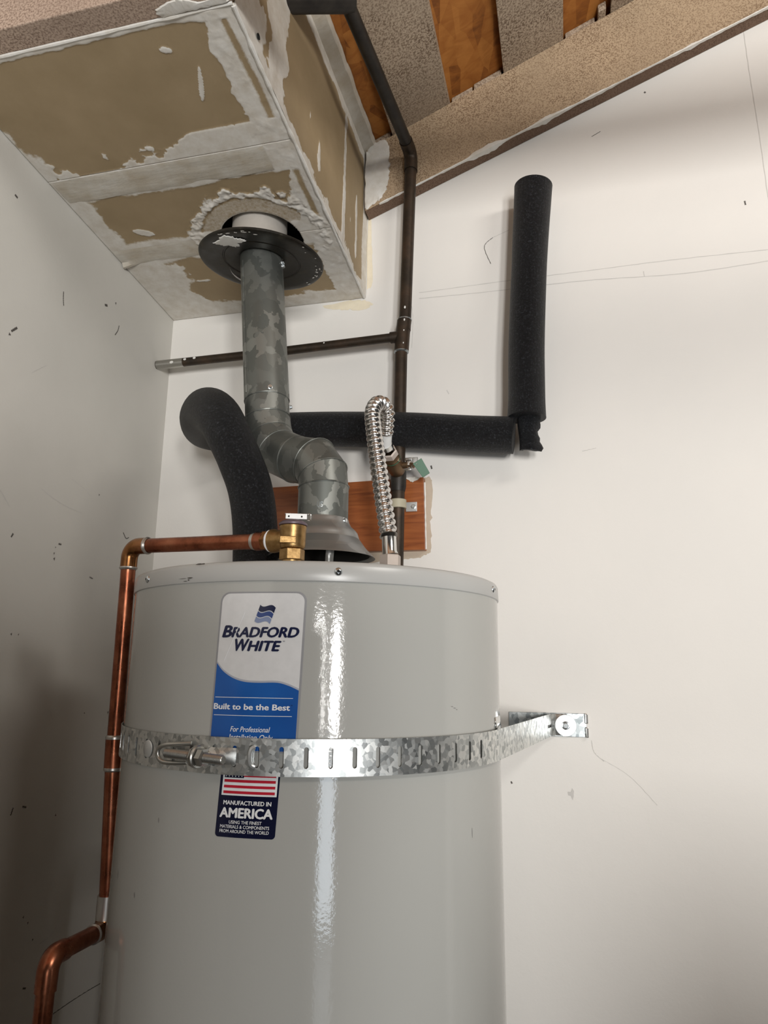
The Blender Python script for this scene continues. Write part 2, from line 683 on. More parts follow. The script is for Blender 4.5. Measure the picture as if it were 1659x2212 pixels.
# ragged paint smeared along the rafter's lower front edge
xs = np.arange(.548, 1.9, .004)
hh = .009 + .010 * fbm(xs, xs * 0, 14, 5) + .006 * fbm(xs, xs * 0, 70, 9)
hh = np.clip((hh + .010 * vnoise(xs, xs * 0, 9, 3)) * (1 + 1.6 * vnoise(xs, xs * 0, 26, 13)) - .0015, .0006, .034)
vs, fs = [], []
for i, x in enumerate(xs):
    z = raf_lo(x)
    h = float(hh[i])
    dd = .002 + .85 * h * (.6 + .8 * abs(float(vnoise(x, 0, 60, 19))))
    vs += [(x, -.0392, z + h * .55), (x, -.0402, z + h * .30), (x, -.0392, z - .0008), (x, -.038 + dd, z - .0010), (x, -.037 + dd, z + .0005)]
for i in range(len(xs) - 1):
    for k in range(4):
        a = i * 5 + k
        fs.append((a, a + 1, a + 6, a + 5))
MB().add(vs, fs).build('paint_smear', M['mud'], rafter, True, label='ragged white paint along the lower edge')

# ------------------------------------------------------------------ soffit box
SX, SY = .507, -.712


def sof_z(y):
    return 2.5606 - .1071 * y


soffit = thing('drywall_soffit', 'unfinished tan drywall soffit box with white joint compound in the corner', 'soffit', (.25, -.36, 2.56))
HC, HR = (.345, -.232), .088


def mud_bottom(x, y):
    n1 = fbm(x, y, 22, 11, 5)
    n2 = fbm(x, y, 60, 31, 4)
    n3 = fbm(x, y, 9, 41, 3)
    m = np.zeros_like(x)
    # left corner tape, wider in the rear half
    wl = np.where(y < -.47, .012, .05) + .030 * n1
    m = np.maximum(m, .95 * sstep(-.012, .014, wl - x))
    # feathering next to it
    m = np.maximum(m, .42 * sstep(-.03, .03, wl + .03 * n3 - x + .012))
    # right corner band
    wr = .443 + .028 * sstep(-.49, -.44, y) - .018 * sstep(-.40, -.33, y) + .022 * n1 + .008 * n2
    band = sstep(-.004, .006, x - wr)
    streak = np.exp(-((x - .483 - .006 * n3) / .0085) ** 2) * sstep(-.25, .22, n3 + .25 * n1 + .18)
    m = np.maximum(m, band * (1 - .85 * streak))
    m = np.maximum(m, sstep(.492, .497, x + .002 * n2))
    # compound above the first taped seam
    top = -.470 - np.clip(.016 + .045 * n1 + .02 * n3 + .022 * sstep(.24, .30, x), .0, .05)
    m = np.maximum(m, sstep(-.003, .004, y - top) * (y < -.455))
    # tape 1 zone and tape 2 zone
    m = np.maximum(m, sstep(-.474, -.470, y) * (1 - sstep(-.412, -.400, y + .012 * n1)) * (.72 + .5 * n3))
    m = np.maximum(m, sstep(-.290, -.272, y + .010 * n1) * (1 - sstep(-.222, -.200, y + .015 * n1)) * (.85 + .4 * n3))
    # rear part
    m = np.maximum(m, sstep(-.060, -.035, y + .020 * n1 + .01 * n2))
    m = np.maximum(m, .9 * sstep(-.01, .02, .125 + .035 * n1 + .02 * n2 - x) * (y > -.23))
    m = np.maximum(m, .95 * sstep(.0, .006, (x - .445) + .02 * n1) * (y > -.27))
    # ring of compound round the flue opening
    r = np.hypot(x - HC[0], y - HC[1])
    ring = sstep(.122, .130, r + .012 * n1 + .008 * n2) * (1 - sstep(.140, .150, r + .022 * n1 + .016 * n2)) * sstep(-.17, -.20, y)
    m = np.maximum(m, ring)
    m = np.maximum(m, .42 * (1 - sstep(.12, .13, r)) * (y < -.2))
    # small dabs
    for cx, cy, a, b, th in ((.105, -.308, .022, .0085, .5), (.372, -.668, .010, .006, .3), (.15, -.135, .02, .004, .1), (.395, -.60, .004, .03, .4)):
        u = (x - cx) * math.cos(th) + (y - cy) * math.sin(th)
        w = -(x - cx) * math.sin(th) + (y - cy) * math.cos(th)
        m = np.maximum(m, sstep(1.25, .85, (u / a) ** 2 + (w / b) ** 2 + .9 * n2) * .95)
    # pale front edge
    m = np.maximum(m, sstep(-.7035, -.7065, y + .003 * n2 - .010 * sstep(.40, .47, x)))
    h = .0012 * m + .0013 * ring * (1 + 3.2 * fbm(x, y, 95, 77, 3)) + .0010 * band * np.clip(n1 + n2, -.4, 1) + .0004 * n3
    return np.clip(m, 0, 1), h


def grid_mesh(us, vs_, pos, mask, cut=None):
    U, Vv = np.meshgrid(us, vs_, indexing='ij')
    m, h = mask(U, Vv)
    P = pos(U, Vv, h)
    nu, nv = U.shape
    idx = np.arange(nu * nv).reshape(nu, nv)
    q = np.stack([idx[:-1, :-1], idx[1:, :-1], idx[1:, 1:], idx[:-1, 1:]], -1).reshape(-1, 4)
    if cut is not None:
        cu = (U[:-1, :-1] + U[1:, 1:]) / 2
        cv = (Vv[:-1, :-1] + Vv[1:, 1:]) / 2
        q = q[~cut(cu, cv).reshape(-1)]
    me = bpy.data.meshes.new('panel')
    co = P.reshape(-1, 3)
    me.vertices.add(len(co))
    me.vertices.foreach_set('co', co.astype(np.float32).ravel())
    me.loops.add(len(q) * 4)
    me.loops.foreach_set('vertex_index', q.astype(np.int32).ravel())
    me.polygons.add(len(q))
    me.polygons.foreach_set('loop_start', np.arange(0, len(q) * 4, 4, dtype=np.int32))
    me.polygons.foreach_set('use_smooth', np.ones(len(q), bool))
    me.update(calc_edges=True)
    at = me.attributes.new('mud', 'FLOAT', 'POINT')
    at.data.foreach_set('value', m.astype(np.float32).ravel())
    return me


def pos_bottom(U, Vv, h):
    return np.stack([U, Vv, sof_z(Vv) - h], -1)


hole_cut = lambda a, b: np.hypot(a - HC[0], b - HC[1]) < HR
st = .0019
for y0, y1 in ((SY, -.4705), (-.470, -.2445), (-.244, -.0015)):
    me = grid_mesh(np.arange(.0012, SX + 1e-6, st), np.linspace(y0, y1, int((y1 - y0) / st)), pos_bottom, mud_bottom, hole_cut)
    # back side so the panel has thickness
    o = link('drywall_panel', me, M['drywall'], soffit)
    sm = o.modifiers.new('thickness', 'SOLIDIFY')
    sm.thickness = .0125
    sm.offset = -1
    # make sure the thickness goes up into the box
    if me.polygons[0].normal.z < 0:
        pass
    else:
        me.flip_normals()


def side_mask(y, z):
    n1 = fbm(y, z, 22, 111, 5)
    n2 = fbm(y, z, 70, 131, 4)
    ny = fbm(y, z * .25, 30, 151, 4)
    zb = z - sof_z(y)
    m = sstep(0, .008, .020 + .022 * n1 + .008 * n2 - zb)
    m = np.maximum(m, .95 * sstep(.0, .006, .10 + .05 * ny - zb) * sstep(-.60, -.615, y + .02 * n1))
    # wide trowelled column near the front
    c = -.555 - .02 * (z - 2.65)
    m = np.maximum(m, .92 * sstep(0, .008, .036 + .025 * n1 + .16 * np.clip(z - 2.66, 0, 1) * .5 - np.abs(y - c)))
    for (yc, z0, z1, w) in ((-.345, 2.63, 2.73, .012), (-.184, 2.58, 2.95, .013), (-.262, 2.66, 2.70, .005), (-.09, 2.60, 2.80, .010), (-.135, 2.66, 2.72, .003), (-.40, 2.70, 2.76, .004)):
        env = sstep(z0, z0 + .02, z) * (1 - sstep(z1 - .06, z1, z))
        m = np.maximum(m, .95 * sstep(0, .006, w * env + .010 * ny * env + .003 * n2 - np.abs(y - yc) - .001))
    m = np.maximum(m, sstep(-.05, -.02, y + .02 * ny))
    m = np.maximum(m, sstep(.03, .015, roof_z(SX) - z + .012 * n1))
    h = .0012 * m + .001 * np.clip(ny, -.5, 1) * m
    return np.clip(m, 0, 1), h


def pos_side(U, Vv, h):
    # U = y , V = 0..1 up the panel
    z0 = sof_z(U) - .001
    z = z0 + Vv * (roof_z(SX) + .018 - z0)
    return np.stack([SX + h, U, z], -1)


def side_mask_uv(U, Vv):
    z0 = sof_z(U) - .001
    return side_mask(U, z0 + Vv * (roof_z(SX) + .018 - z0))


for y0, y1 in ((SY, -.1865), (-.186, -.0015)):
    me = grid_mesh(np.linspace(y0, y1, int((y1 - y0) / .002)), np.linspace(0, 1, 175), pos_side, side_mask_uv)
    if me.polygons[0].normal.x < 0:
        me.flip_normals()
    link('side_panel', me, M['drywall'], soffit)
# corner bead of compound along the lower right edge
ys = np.linspace(SY + .002, -.003, 160)
pts = [(SX - .002 + .0015 * float(vnoise(y, 0, 40, 2)), y, sof_z(y) - .0006) for y in ys]
MB().tube(pts, [.0035 + .0022 * float(vnoise(y, 3, 60, 4)) for y in ys], 8).build('corner_bead', M['mud'], soffit)
# front return under the joist: white edge
ys = np.linspace(.004, SX - .002, 140)
MB().tube([(x, SY - .001, sof_z(SY) + .0005 + .001 * float(vnoise(x, 0, 45, 8))) for x in ys],
          [.0032 + .0025 * float(vnoise(x, 5, 35, 9)) for x in ys], 8).build('edge_bead', M['mud'], soffit)


def ragged_patch(name, outline, mapf, mat, parent, thick=.0015, amp=.004, seed=1, label=None, per=10):
    pts = spline(list(outline) + [outline[0]], per)[:-1]
    P = np.array([(p[0], p[1]) for p in [np.array([*q, 0.])[:3] for q in pts]])
    k = len(P)
    cen = P.mean(0)
    th = np.linspace(0, 2 * PI, k, endpoint=False)
    nz = fbm(np.cos(th) * 1.5, np.sin(th) * 1.5, 6, seed, 4)
    d = P - cen
    P = cen + d * (1 + amp / (np.linalg.norm(d, axis=1, keepdims=True) + 1e-6) * nz[:, None] * 2)
    inner = cen + (P - cen) * .72
    vs = [mapf(p[0], p[1], 0) for p in P] + [mapf(p[0], p[1], thick) for p in cen + (P - cen) * .94] + [mapf(p[0], p[1], thick * 1.2) for p in inner] + [mapf(cen[0], cen[1], thick * 1.2)]
    fs = []
    for j in range(k):
        a, b = j, (j + 1) % k
        fs += [(a, b, k + b, k + a), (k + a, k + b, 2 * k + b, 2 * k + a), (2 * k + a, 2 * k + b, 3 * k)]
    return MB().add(vs, fs).build(name, mat, parent, True, label=label)


# paper tape strips on the underside
def tape(y0, y1, x0, x1, seed, droop=0):
    xs = np.arange(x0, x1, .006)
    ys_ = np.linspace(0, 1, 9)
    vs, fs = [], []
    for x in xs:
        e0 = y0 + .0022 * float(fbm(x, 0, 18, seed))
        e1 = y1 + .0022 * float(fbm(x, 1, 18, seed + 1))
        for tt in ys_:
            y = e0 + (e1 - e0) * tt
            h = .0022 + .0010 * float(fbm(x * .35, y, 60, seed + 2)) - (.0009 if tt in (0, 1) else 0)
            if droop and x < x0 + .04 and tt > .8:
                h += droop * (1 - (x - x0) / .04)
            vs.append((x, y, sof_z(y) - h))
    n = len(ys_)
    for i in range(len(xs) - 1):
        for j in range(n - 1):
            a = i * n + j
            fs.append((a, a + 1, a + n + 1, a + n))
    MB().add(vs, fs).build('joint_tape', M['tape'], soffit)


tape(-.4680, -.4120, .008, .452, 71)
tape(-.2670, -.2190, .004, .226, 81, .008)
# drywall flange where the box meets the roof deck
mb = MB()
vs, fs = [], []
ys = np.arange(SY, -.002, .006)
for y in ys:
    e = .533 + .004 * float(fbm(y, 0, 20, 91)) + .006 * float(vnoise(y, 0, 6, 95))
    vs += [(SX + .0003, y, roof_z(SX) - .002), (e - .002, y, roof_z(e) - .001), (e, y, roof_z(e) + .004), (e, y, roof_z(e) + .019)]
for i in range(len(ys) - 1):
    for k in range(3):
        a = i * 4 + k
        fs.append((a, a + 1, a + 5, a + 4))
MB().add(vs, fs).build('flange_strip', M['tape'], soffit)
# compound smeared onto the rafter end
ragged_patch('compound_smear', [(.512, 2.93), (.545, 2.955), (.566, 2.945), (.572, 2.88), (.568, 2.83), (.555, 2.795), (.535, 2.782), (.512, 2.78)],
             lambda u, v, h: (u, -.0385 - h, v), M['mud'], soffit, .003, .004, 5)
MB().hexa([(.002, SY, sof_z(SY) + .001), (SX - .001, SY, sof_z(SY) + .001), (SX - .001, SY + .012, sof_z(SY) + .013), (.002, SY + .012, sof_z(SY) + .013),
           (.002, SY, roof_z(.002)), (SX - .001, SY, roof_z(SX)), (SX - .001, SY + .012, roof_z(SX)), (.002, SY + .012, roof_z(.002))]).build('front_panel', M['drywall'], soffit, False)
# nail hole mark
MB().lathe([(.0, .0), (.0045, .0), (.005, .0016)], (SX + .0028, -.637, 2.655), (1, 0, 0), 14).build('nail_hole', M['dark'], soffit)
# dark interior of the box above the flue opening
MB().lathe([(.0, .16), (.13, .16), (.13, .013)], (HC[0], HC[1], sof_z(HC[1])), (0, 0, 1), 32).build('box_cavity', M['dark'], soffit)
MB().lathe([(HR, .014), (HR, .0), (HR + .0025, -.0012)], (HC[0], HC[1], sof_z(HC[1]) - .0002), (0, .1065, .9943), 48).build('opening_edge', M['mud'], soffit)

# ceiling joist in front of the soffit
joist = thing('ceiling_joist', 'speckled brown ceiling joist across the top left corner', 'joist', (1.2, -.735, 2.634))
jb = MB().box((.002, -.755, 2.637), (2.9, -.7155, 2.776)).build('beam', M['joist'], joist, False, bevel=.002)
ragged_patch('compound_smear', [(.395, -.7165), (.43, -.717), (.475, -.717), (.502, -.718), (.49, -.728), (.46, -.726), (.425, -.738), (.39, -.728)],
             lambda u, v, h: (u, v, 2.6368 - h), M['mud'], joist, .002, .003, 15)

# ------------------------------------------------------------------ marks on the walls
def marks(name, polys, mapf, mat, parent, wmm=1.2):
    mb = MB()
    for k, (pl, w) in enumerate(polys):
        if len(pl) == 1:
            c = pl[0]
            n = 9
            vs = [mapf(c[0], c[1])]
            for j in range(n):
                r = w * .5 * (1 + .5 * math.sin(j * 2.3 + k))
                vs.append(mapf(c[0] + r * math.cos(2 * PI * j / n), c[1] + 1.3 * r * math.sin(2 * PI * j / n)))
            mb.add(vs, [(0, 1 + j, 1 + (j + 1) % n) for j in range(n)])
            continue
        P = spline([(a, b, 0) for a, b in pl], 8)
        vs = []
        for i, p in enumerate(P):
            q = P[min(i + 1, len(P) - 1)] - P[max(i - 1, 0)]
            nrm = np.array([-q[1], q[0]])
            nrm /= np.linalg.norm(nrm) + 1e-9
            ww = w * .5 * (.6 + .6 * abs(math.sin(i * 1.7 + k)))
            jt = (.0012 if len(P) * w < .03 and w > .0017 else .0003) * math.sin(i * 2.9 + k * 1.3)
            c = p[:2] + nrm * jt
            vs += [mapf(*(c + nrm * ww)), mapf(*(c - nrm * ww))]
        mb.add(vs, [(2 * i, 2 * i + 1, 2 * i + 3, 2 * i + 2) for i in range(len(P) - 1)])
    o = mb.build(name, mat, parent, False)
    return o


fb = lambda a, b: (a, -.0004, b)
fl = lambda a, b: (.0004, a, b)
LM = [([(-.509, 2.279), (-.497, 2.292)], .004), ([(-.512, 2.272)], .004), ([(-.224, 2.411), (-.216, 2.425), (-.213, 2.439)], .002), ([(-.448, 1.918), (-.444, 1.925)], .003),
      ([(-.334, 1.897)], .004), ([(-.336, 1.907)], .003), ([(-.334, 1.919)], .0022), ([(-.327, 1.927), (-.319, 1.927)], .003), ([(-.127, 1.987), (-.115, 1.976), (-.105, 1.98)], .002),
      ([(-.226, 1.876), (-.215, 1.874)], .002), ([(-.419, 1.752)], .003), ([(-.402, 1.752)], .0024), ([(-.122, 1.605)], .004), ([(-.369, 1.448), (-.365, 1.46)], .0026),
      ([(-.343, 1.458), (-.333, 1.455)], .003), ([(-.253, 1.428)], .003), ([(-.245, 1.196), (-.24, 1.189)], .009), ([(-.309, 1.272)], .003), ([(-.296, 1.259)], .003), ([(-.279, 1.227)], .003),
      ([(-.291, 1.155), (-.283, 1.152)], .003), ([(-.394, 2.421), (-.392, 2.405), (-.389, 2.393)], .002), ([(-.268, 2.46), (-.259, 2.463)], .005), ([(-.232, 2.483)], .004),
      ([(-.543, 2.531), (-.536, 2.529)], .004), ([(-.222, 2.049)], .003), ([(-.199, 1.608)], .0025), ([(-.057, 2.414), (-.055, 2.404)], .008), ([(-.202, 1.08), (-.157, 1.081), (-.102, 1.08), (-.064, 1.078)], .0016)]
marks('scuff_mark', LM, fl, M['scuff'], wall_left)['kind'] = 'stuff'
LP = [([(-.449, 2.226), (-.43, 2.243), (-.415, 2.255)], .0012), ([(-.261, 1.214), (-.233, 1.218), (-.217, 1.23)], .0025), ([(-.39, 2.02), (-.33, 2.005), (-.27, 2.0)], .0014), ([(-.31, 2.06), (-.27, 2.05), (-.25, 2.04)], .001), ([(-.55, 1.99), (-.50, 2.0), (-.46, 1.97)], .0014), ([(-.3, 1.62), (-.29, 1.60)], .002)]
marks('faint_mark', LP, fl, M['pencil'], wall_left)['kind'] = 'stuff'
BM = [([(.804, 2.608), (.79, 2.654), (.81, 2.675)], .0013), ([(1.342, 2.682), (1.343, 2.672)], .003), ([(.664, 2.137), (.666, 2.129)], .0035), ([(.82, 1.491), (.822, 1.487)], .003), ([(1.16, 2.995), (1.163, 2.992)], .004), ([(1.04, 2.90), (1.06, 2.91)], .0012)]
marks('scuff_mark', BM, fb, M['scuff'], wall_back)['kind'] = 'stuff'
BP = [([(1.378, 3.128), (1.38, 3.006), (1.385, 2.838), (1.388, 2.65)], .0016), ([(.637, 2.557), (.844, 2.561), (1.006, 2.562), (1.187, 2.564), (1.40, 2.561)], .0014), ([(.637, 2.542), (.802, 2.539), (1.005, 2.539), (1.213, 2.529), (1.40, 2.537)], .0016),
      ([(.81, 2.675), (.848, 2.689)], .0012), ([(.933, 1.474)], .012), ([(.974, 1.572), (.978, 1.551), (.995, 1.535)], .0013), ([(.991, 1.539), (1.04, 1.51), (1.085, 1.462)], .0009), ([(.984, 2.149), (1.012, 2.154)], .0014),
      ([(.70, 2.31), (.705, 2.30)], .002), ([(1.13, 2.545), (1.131, 2.533)], .0016), ([(.62, 2.42), (.622, 2.50), (.612, 2.57), (.60, 2.64)], .0012)]
marks('faint_mark', BP, fb, M['pencil'], wall_back)['kind'] = 'stuff'
mapw = lambda u, v, h: (u, -.0002 - h, v)
ragged_patch('bare_patch', [(.60, 2.108), (.645, 2.112), (.667, 2.10), (.664, 2.02), (.663, 1.95), (.64, 1.935), (.58, 1.932), (.50, 1.93), (.50, 2.0), (.50, 2.10)], mapw, M['bare'], wall_back, .0003, .003, 21, 'unpainted beige margin round the wooden board')
ragged_patch('stain_patch', [(.40, 2.552), (.47, 2.556), (.512, 2.552), (.525, 2.54), (.50, 2.53), (.45, 2.535), (.41, 2.545)], mapw, M['stain'], wall_back, .0003, .004, 22)
ragged_patch('stain_patch', [(.510, 2.58), (.524, 2.60), (.520, 2.70), (.518, 2.77), (.510, 2.775)], mapw, M['stain'], wall_back, .0003, .003, 24)

# ------------------------------------------------------------------ water heater
TX, TY, TR = .5553, -.3929, .28
ZL0, ZL1 = 1.8035, 1.829


def cyl(ang, z, r):
    a = math.radians(ang)
    return (TX + r * math.cos(a), TY + r * math.sin(a), z)


heater = thing('water_heater', 'tall grey cylindrical gas water heater with blue and white sticker', 'water heater', (TX, TY, .45))
MB().lathe([(.0, .0), (TR - .004, .0), (TR, .004), (TR, 1.354)], (TX, TY, .45), n=160).build('jacket', M['tank'], heater)
MB().lathe([(TR - .004, ZL0 - .001), (TR + .0016, ZL0), (TR + .0020, ZL0 + .001), (TR + .0012, ZL1 - .006), (TR - .0008, ZL1 - .002), (TR - .005, ZL1), (0, ZL1 + .0005)], (TX, TY, 0), n=160).build('lid', M['lid'], heater, angle=70)
for a in (-127.0, -66.4, -7.6, 52, 112, 172):
    c = cyl(a, 1.8158, TR + .0012)
    ax = (math.cos(math.radians(a)), math.sin(math.radians(a)), 0)
    sc = MB().lathe([(.0052, 0), (.0052, .0007), (.0044, .0018), (.0028, .0029), (.0018, .0031)], c, ax, 20).build('screw', M['zinc'], heater)
    MB().lathe([(.0019, .0031), (.0018, .0022), (0, .0022)], c, ax, 6).build('socket', M['dark'], sc, False)
# paint chips on the lid
mb = MB()
for a, z, da, dz in ((-103.5, 1.8268, 1.1, .0010), (-102.3, 1.8268, .7, .0008), (-106.5, 1.8100, .9, .0009), (-109, 1.8098, 1.4, .0003), (-108, 1.8062, .7, .0005), (-106.9, 1.8075, .3, .0010)):
    vs = [cyl(a + da * math.cos(q) * (1 + .3 * math.sin(3 * q + a)), z + dz * math.sin(q), TR + .0026) for q in np.linspace(0, 2 * PI, 12, endpoint=False)]
    mb.add(vs, [tuple(range(12))])
mb.build('paint_chip', M['scuff'], heater, False, kind='stuff')
# scuffs on the jacket
mb = MB()
for a, z, da, dz in ((-33, 1.655, .5, .0005), (-32, 1.653, .5, .0006), (-31.2, 1.651, .35, .0006), (-120, 1.43, .25, .003), (-132, 1.44, .2, .006), (-112, 1.52, .2, .003), (-25, 1.5, .15, .006)):
    vs = [cyl(a + da * math.cos(q), z + dz * math.sin(q) - .3 * dz * math.cos(q), TR + .0002) for q in np.linspace(0, 2 * PI, 10, endpoint=False)]
    mb.add(vs, [tuple(range(10))])
mb.build('scuff_mark', M['tank_scuff'], heater, False, kind='stuff')
# pipe nipples on the lid
for x, y in ((.4486, -.41), (.662, -.36)):
    MB().lathe([(.0135, 0), (.0135, .03)], (x, y, ZL1), n=24, caps=True).build('pipe_nipple', M['bolt'], heater)
MB().lathe([(.0135, 0), (.0135, .022)], (.569, -.556, ZL1), n=24, caps=True).build('pipe_nipple', M['brass'], heater)


def rounded(a0, a1, z0, z1, r, n=40, top=True, bot=True):
    """columns (ang, zlo, zhi) of a rounded rectangle on the jacket; r in metres"""
    ra = math.degrees(r / TR)
    out = []
    for a in sorted(set(list(np.linspace(a0, a1, n)) + list(a0 + ra * (1 - np.cos(np.linspace(0, PI / 2, 7)))) + list(a1 - ra * (1 - np.cos(np.linspace(0, PI / 2, 7)))))):
        d = max(0, (a0 + ra - a) / ra, (a - a1 + ra) / ra)
        dz = r * (1 - math.sqrt(max(0, 1 - d * d)))
        out.append((a, z0 + (dz if bot else 0), z1 - (dz if top else 0)))
    return out


def columns(cols, r, name, mat, parent, tilt=lambda a, z: a, label=None):
    mb = MB()
    vs = []
    for a, lo, hi in cols:
        vs += [cyl(tilt(a, lo), lo, r), cyl(tilt(a, hi), hi, r)]
    mb.add(vs, [(2 * i, 2 * i + 2, 2 * i + 3, 2 * i + 1) for i in range(len(cols) - 1)])
    return mb.build(name, mat, parent, True, label=label)


TILT = lambda a, z: a + (z - 1.70) * 6.0
lab = columns(rounded(-96.9, -74.4, 1.604, 1.7905, .012), TR + .0002, 'brand_label', M['lab_edge'], heater, TILT, 'rounded white and blue sticker on the jacket')
columns(rounded(-96.4, -74.95, 1.606, 1.7885, .0105), TR + .0004, 'white_field', M['lab_white'], lab, TILT)
wave = [(-96.4, 1.7063), (-94.4, 1.6965), (-91.5, 1.6886), (-88.4, 1.6846), (-84.8, 1.6838), (-80.3, 1.6841), (-77.4, 1.6806), (-74.95, 1.6755)]
wv = spline([(a, z, 0) for a, z in wave], 8)
columns([(p[0], 1.606, p[1]) for p in wv], TR + .0006, 'blue_field', M['blue'], lab, TILT)
columns([(p[0], p[1] - .0010, p[1] + .0012) for p in wv], TR + .0008, 'wave_line', M['silver'], lab, TILT)
for z in (1.6655, 1.645):
    columns([(a, z - .0003, z + .0003) for a in np.linspace(-96.0, -76.2, 20)], TR + .0008, 'rule_line', M['ink_white'], lab, TILT)


def text_geo(body, shear=0, bold=0):
    cu = bpy.data.curves.new('t', 'FONT')
    cu.body = body
    cu.size = 1
    cu.shear = shear
    cu.offset = bold
    cu.resolution_u = 3
    cu.fill_mode = 'FRONT'
    ob = bpy.data.objects.new('t', cu)
    COL.objects.link(ob)
    bpy.context.view_layer.update()
    me = ob.to_mesh()
    vs = np.array([v.co[:2] for v in me.vertices])
    fs = [tuple(p.vertices) for p in me.polygons]
    ob.to_mesh_clear()
    bpy.data.objects.remove(ob)
    bpy.data.curves.remove(cu)
    return vs, fs


CAPH = text_geo('H')[0][:, 1].max()


def lettering(body, a0, a1, zb, cap, mat, parent, shear=0, bold=0.0, r=.0009, tilt=TILT):
    vs, fs = text_geo(body, shear, 0)
    x0, x1 = vs[:, 0].min() - bold, vs[:, 0].max() + bold
    mb = MB()
    # heavy strokes: the same glyphs laid over each other with a small shift
    shifts = [(0, 0)] if bold == 0 else [(-bold, 0), (bold, 0), (0, -bold * .7), (0, bold * .7), (-bold * .5, 0), (bold * .5, 0)]
    for k, (dx, dy) in enumerate(shifts):
        P = []
        for x, y in vs:
            z = zb + (y + dy) / CAPH * cap
            P.append(cyl(tilt(a0 + (a1 - a0) * (x + dx - x0) / (x1 - x0), z), z, TR + r + k * 4e-6))
        mb.add(P, fs)
    return mb.build('lettering', mat, parent, False)


lettering('B', -95.6, -92.75, 1.7360, .0134, M['navy'], lab, .22, .045)
lettering('RADFORD', -93.0, -75.75, 1.7360, .0114, M['navy'], lab, .22, .045)
lettering('W', -91.9, -88.0, 1.7198, .0136, M['navy'], lab, .22, .045)
lettering('HITE', -88.5, -79.9, 1.7198, .0114, M['navy'], lab, .22, .045)
lettering('o', -79.6, -79.1, 1.7305, .0022, M['navy'], lab)
lettering('Built to be the Best', -96.2, -76.75, 1.6518, .0064, M['ink_white'], lab, 0, .030)
lettering('o', -76.6, -76.2, 1.6570, .0016, M['navy'], lab)
lettering('For Professional', -91.2, -81.2, 1.6268, .0058, M['ink_white'], lab, .22, .012)
lettering('Installation Only', -91.4, -80.4, 1.6180, .0058, M['ink_white'], lab, .22, .012)
# waving banner emblem: three bands
def emblem(zt, zb_, mat):
    cols = []
    for k in range(13):
        u = k / 12
        a_top = -86.2 + 4.2 * u
        z = lambda base, uu: base - .0050 * uu - .0022 * math.sin(2 * PI * (uu * .9 + .08))
        cols.append((u, z(zt, u), z(zb_, u)))
    vs = []
    for u, hi, lo in cols:
        sk = lambda zz: -86.0 + 4.2 * u - (1.7735 - zz) * 62
        vs += [cyl(TILT(sk(lo), lo), lo, TR + .0009), cyl(TILT(sk(hi), hi), hi, TR + .0009)]
    MB().add(vs, [(2 * i, 2 * i + 2, 2 * i + 3, 2 * i + 1) for i in range(12)]).build('emblem_band', mat, lab, False)


emblem(1.7755, 1.7690, M['navy'])
emblem(1.7680, 1.7625, M['navy2'])
emblem(1.7615, 1.7560, M['navy3'])
# scratch on the label
columns([(a, 1.706 + (a + 94.5) * .0125 - .00035 - .0014 * 0, 1.706 + (a + 94.5) * .0125 + .0018) for a in np.linspace(-94.4, -89.8, 14)], TR + .0010, 'scratch', M['ink_white'], lab, TILT)

T2 = lambda a, z: a + (z - 1.55) * 10.0
stk = columns(rounded(-93.75, -79.0, 1.5116, 1.588, .004, bot=True), TR + .0003, 'origin_sticker', M['sticker'], heater, T2, 'small navy sticker with a striped flag')
columns([(a, 1.5565, 1.586) for a in np.linspace(-93.05, -79.45, 16)], TR + .0005, 'flag_field', M['ink_white'], stk, T2)
for k in range(4):
    z = 1.5585 + k * .0062
    columns([(a, z, z + .0030) for a in np.linspace(-92.6 if k < 3 else -87.7, -79.9, 14)], TR + .0007, 'flag_stripe', M['red'], stk, T2)
columns([(a, 1.5758, 1.586) for a in np.linspace(-92.6, -87.7, 8)], TR + .0008, 'flag_canton', M['sticker'], stk, T2)
for row in range(2):
    for k in range(6):
        a = -92.2 + k * .80
        z = 1.5775 + row * .0055
        vs = [cyl(T2(a + (.20 if j % 2 == 0 else .08) * math.sin(j * PI / 5), z), z + (.00095 if j % 2 == 0 else .0004) * math.cos(j * PI / 5), TR + .0010) for j in range(10)]
        MB().add(vs, [tuple(range(10))]).build('flag_star', M['ink_white'], stk, False)
lettering('MANUFACTURED IN', -92.3, -80.5, 1.5466, .0044, M['ink_white'], stk, 0, .030, tilt=T2)
lettering('AMERICA', -93.0, -79.9, 1.5330, .0100, M['ink_white'], stk, 0, .045, tilt=T2)
lettering('USING THE FINEST', -90.4, -82.4, 1.5264, .0034, M['ink_white'], stk, 0, .010, tilt=T2)
lettering('MATERIALS & COMPONENTS', -92.55, -80.5, 1.5215, .0034, M['ink_white'], stk, 0, .010, tilt=T2)
lettering('FROM AROUND THE WORLD', -92.6, -80.5, 1.5166, .0034, M['ink_white'], stk, 0, .010, tilt=T2)

# ------------------------------------------------------------------ seismic strap
strap = thing('seismic_strap', 'slotted galvanised strap around the water heater bolted to the wall', 'strap', (TX, TY - .284, 1.5795))
Z0, Z1 = 1.5792, 1.6205
PW = np.array([.9000, -.0200])


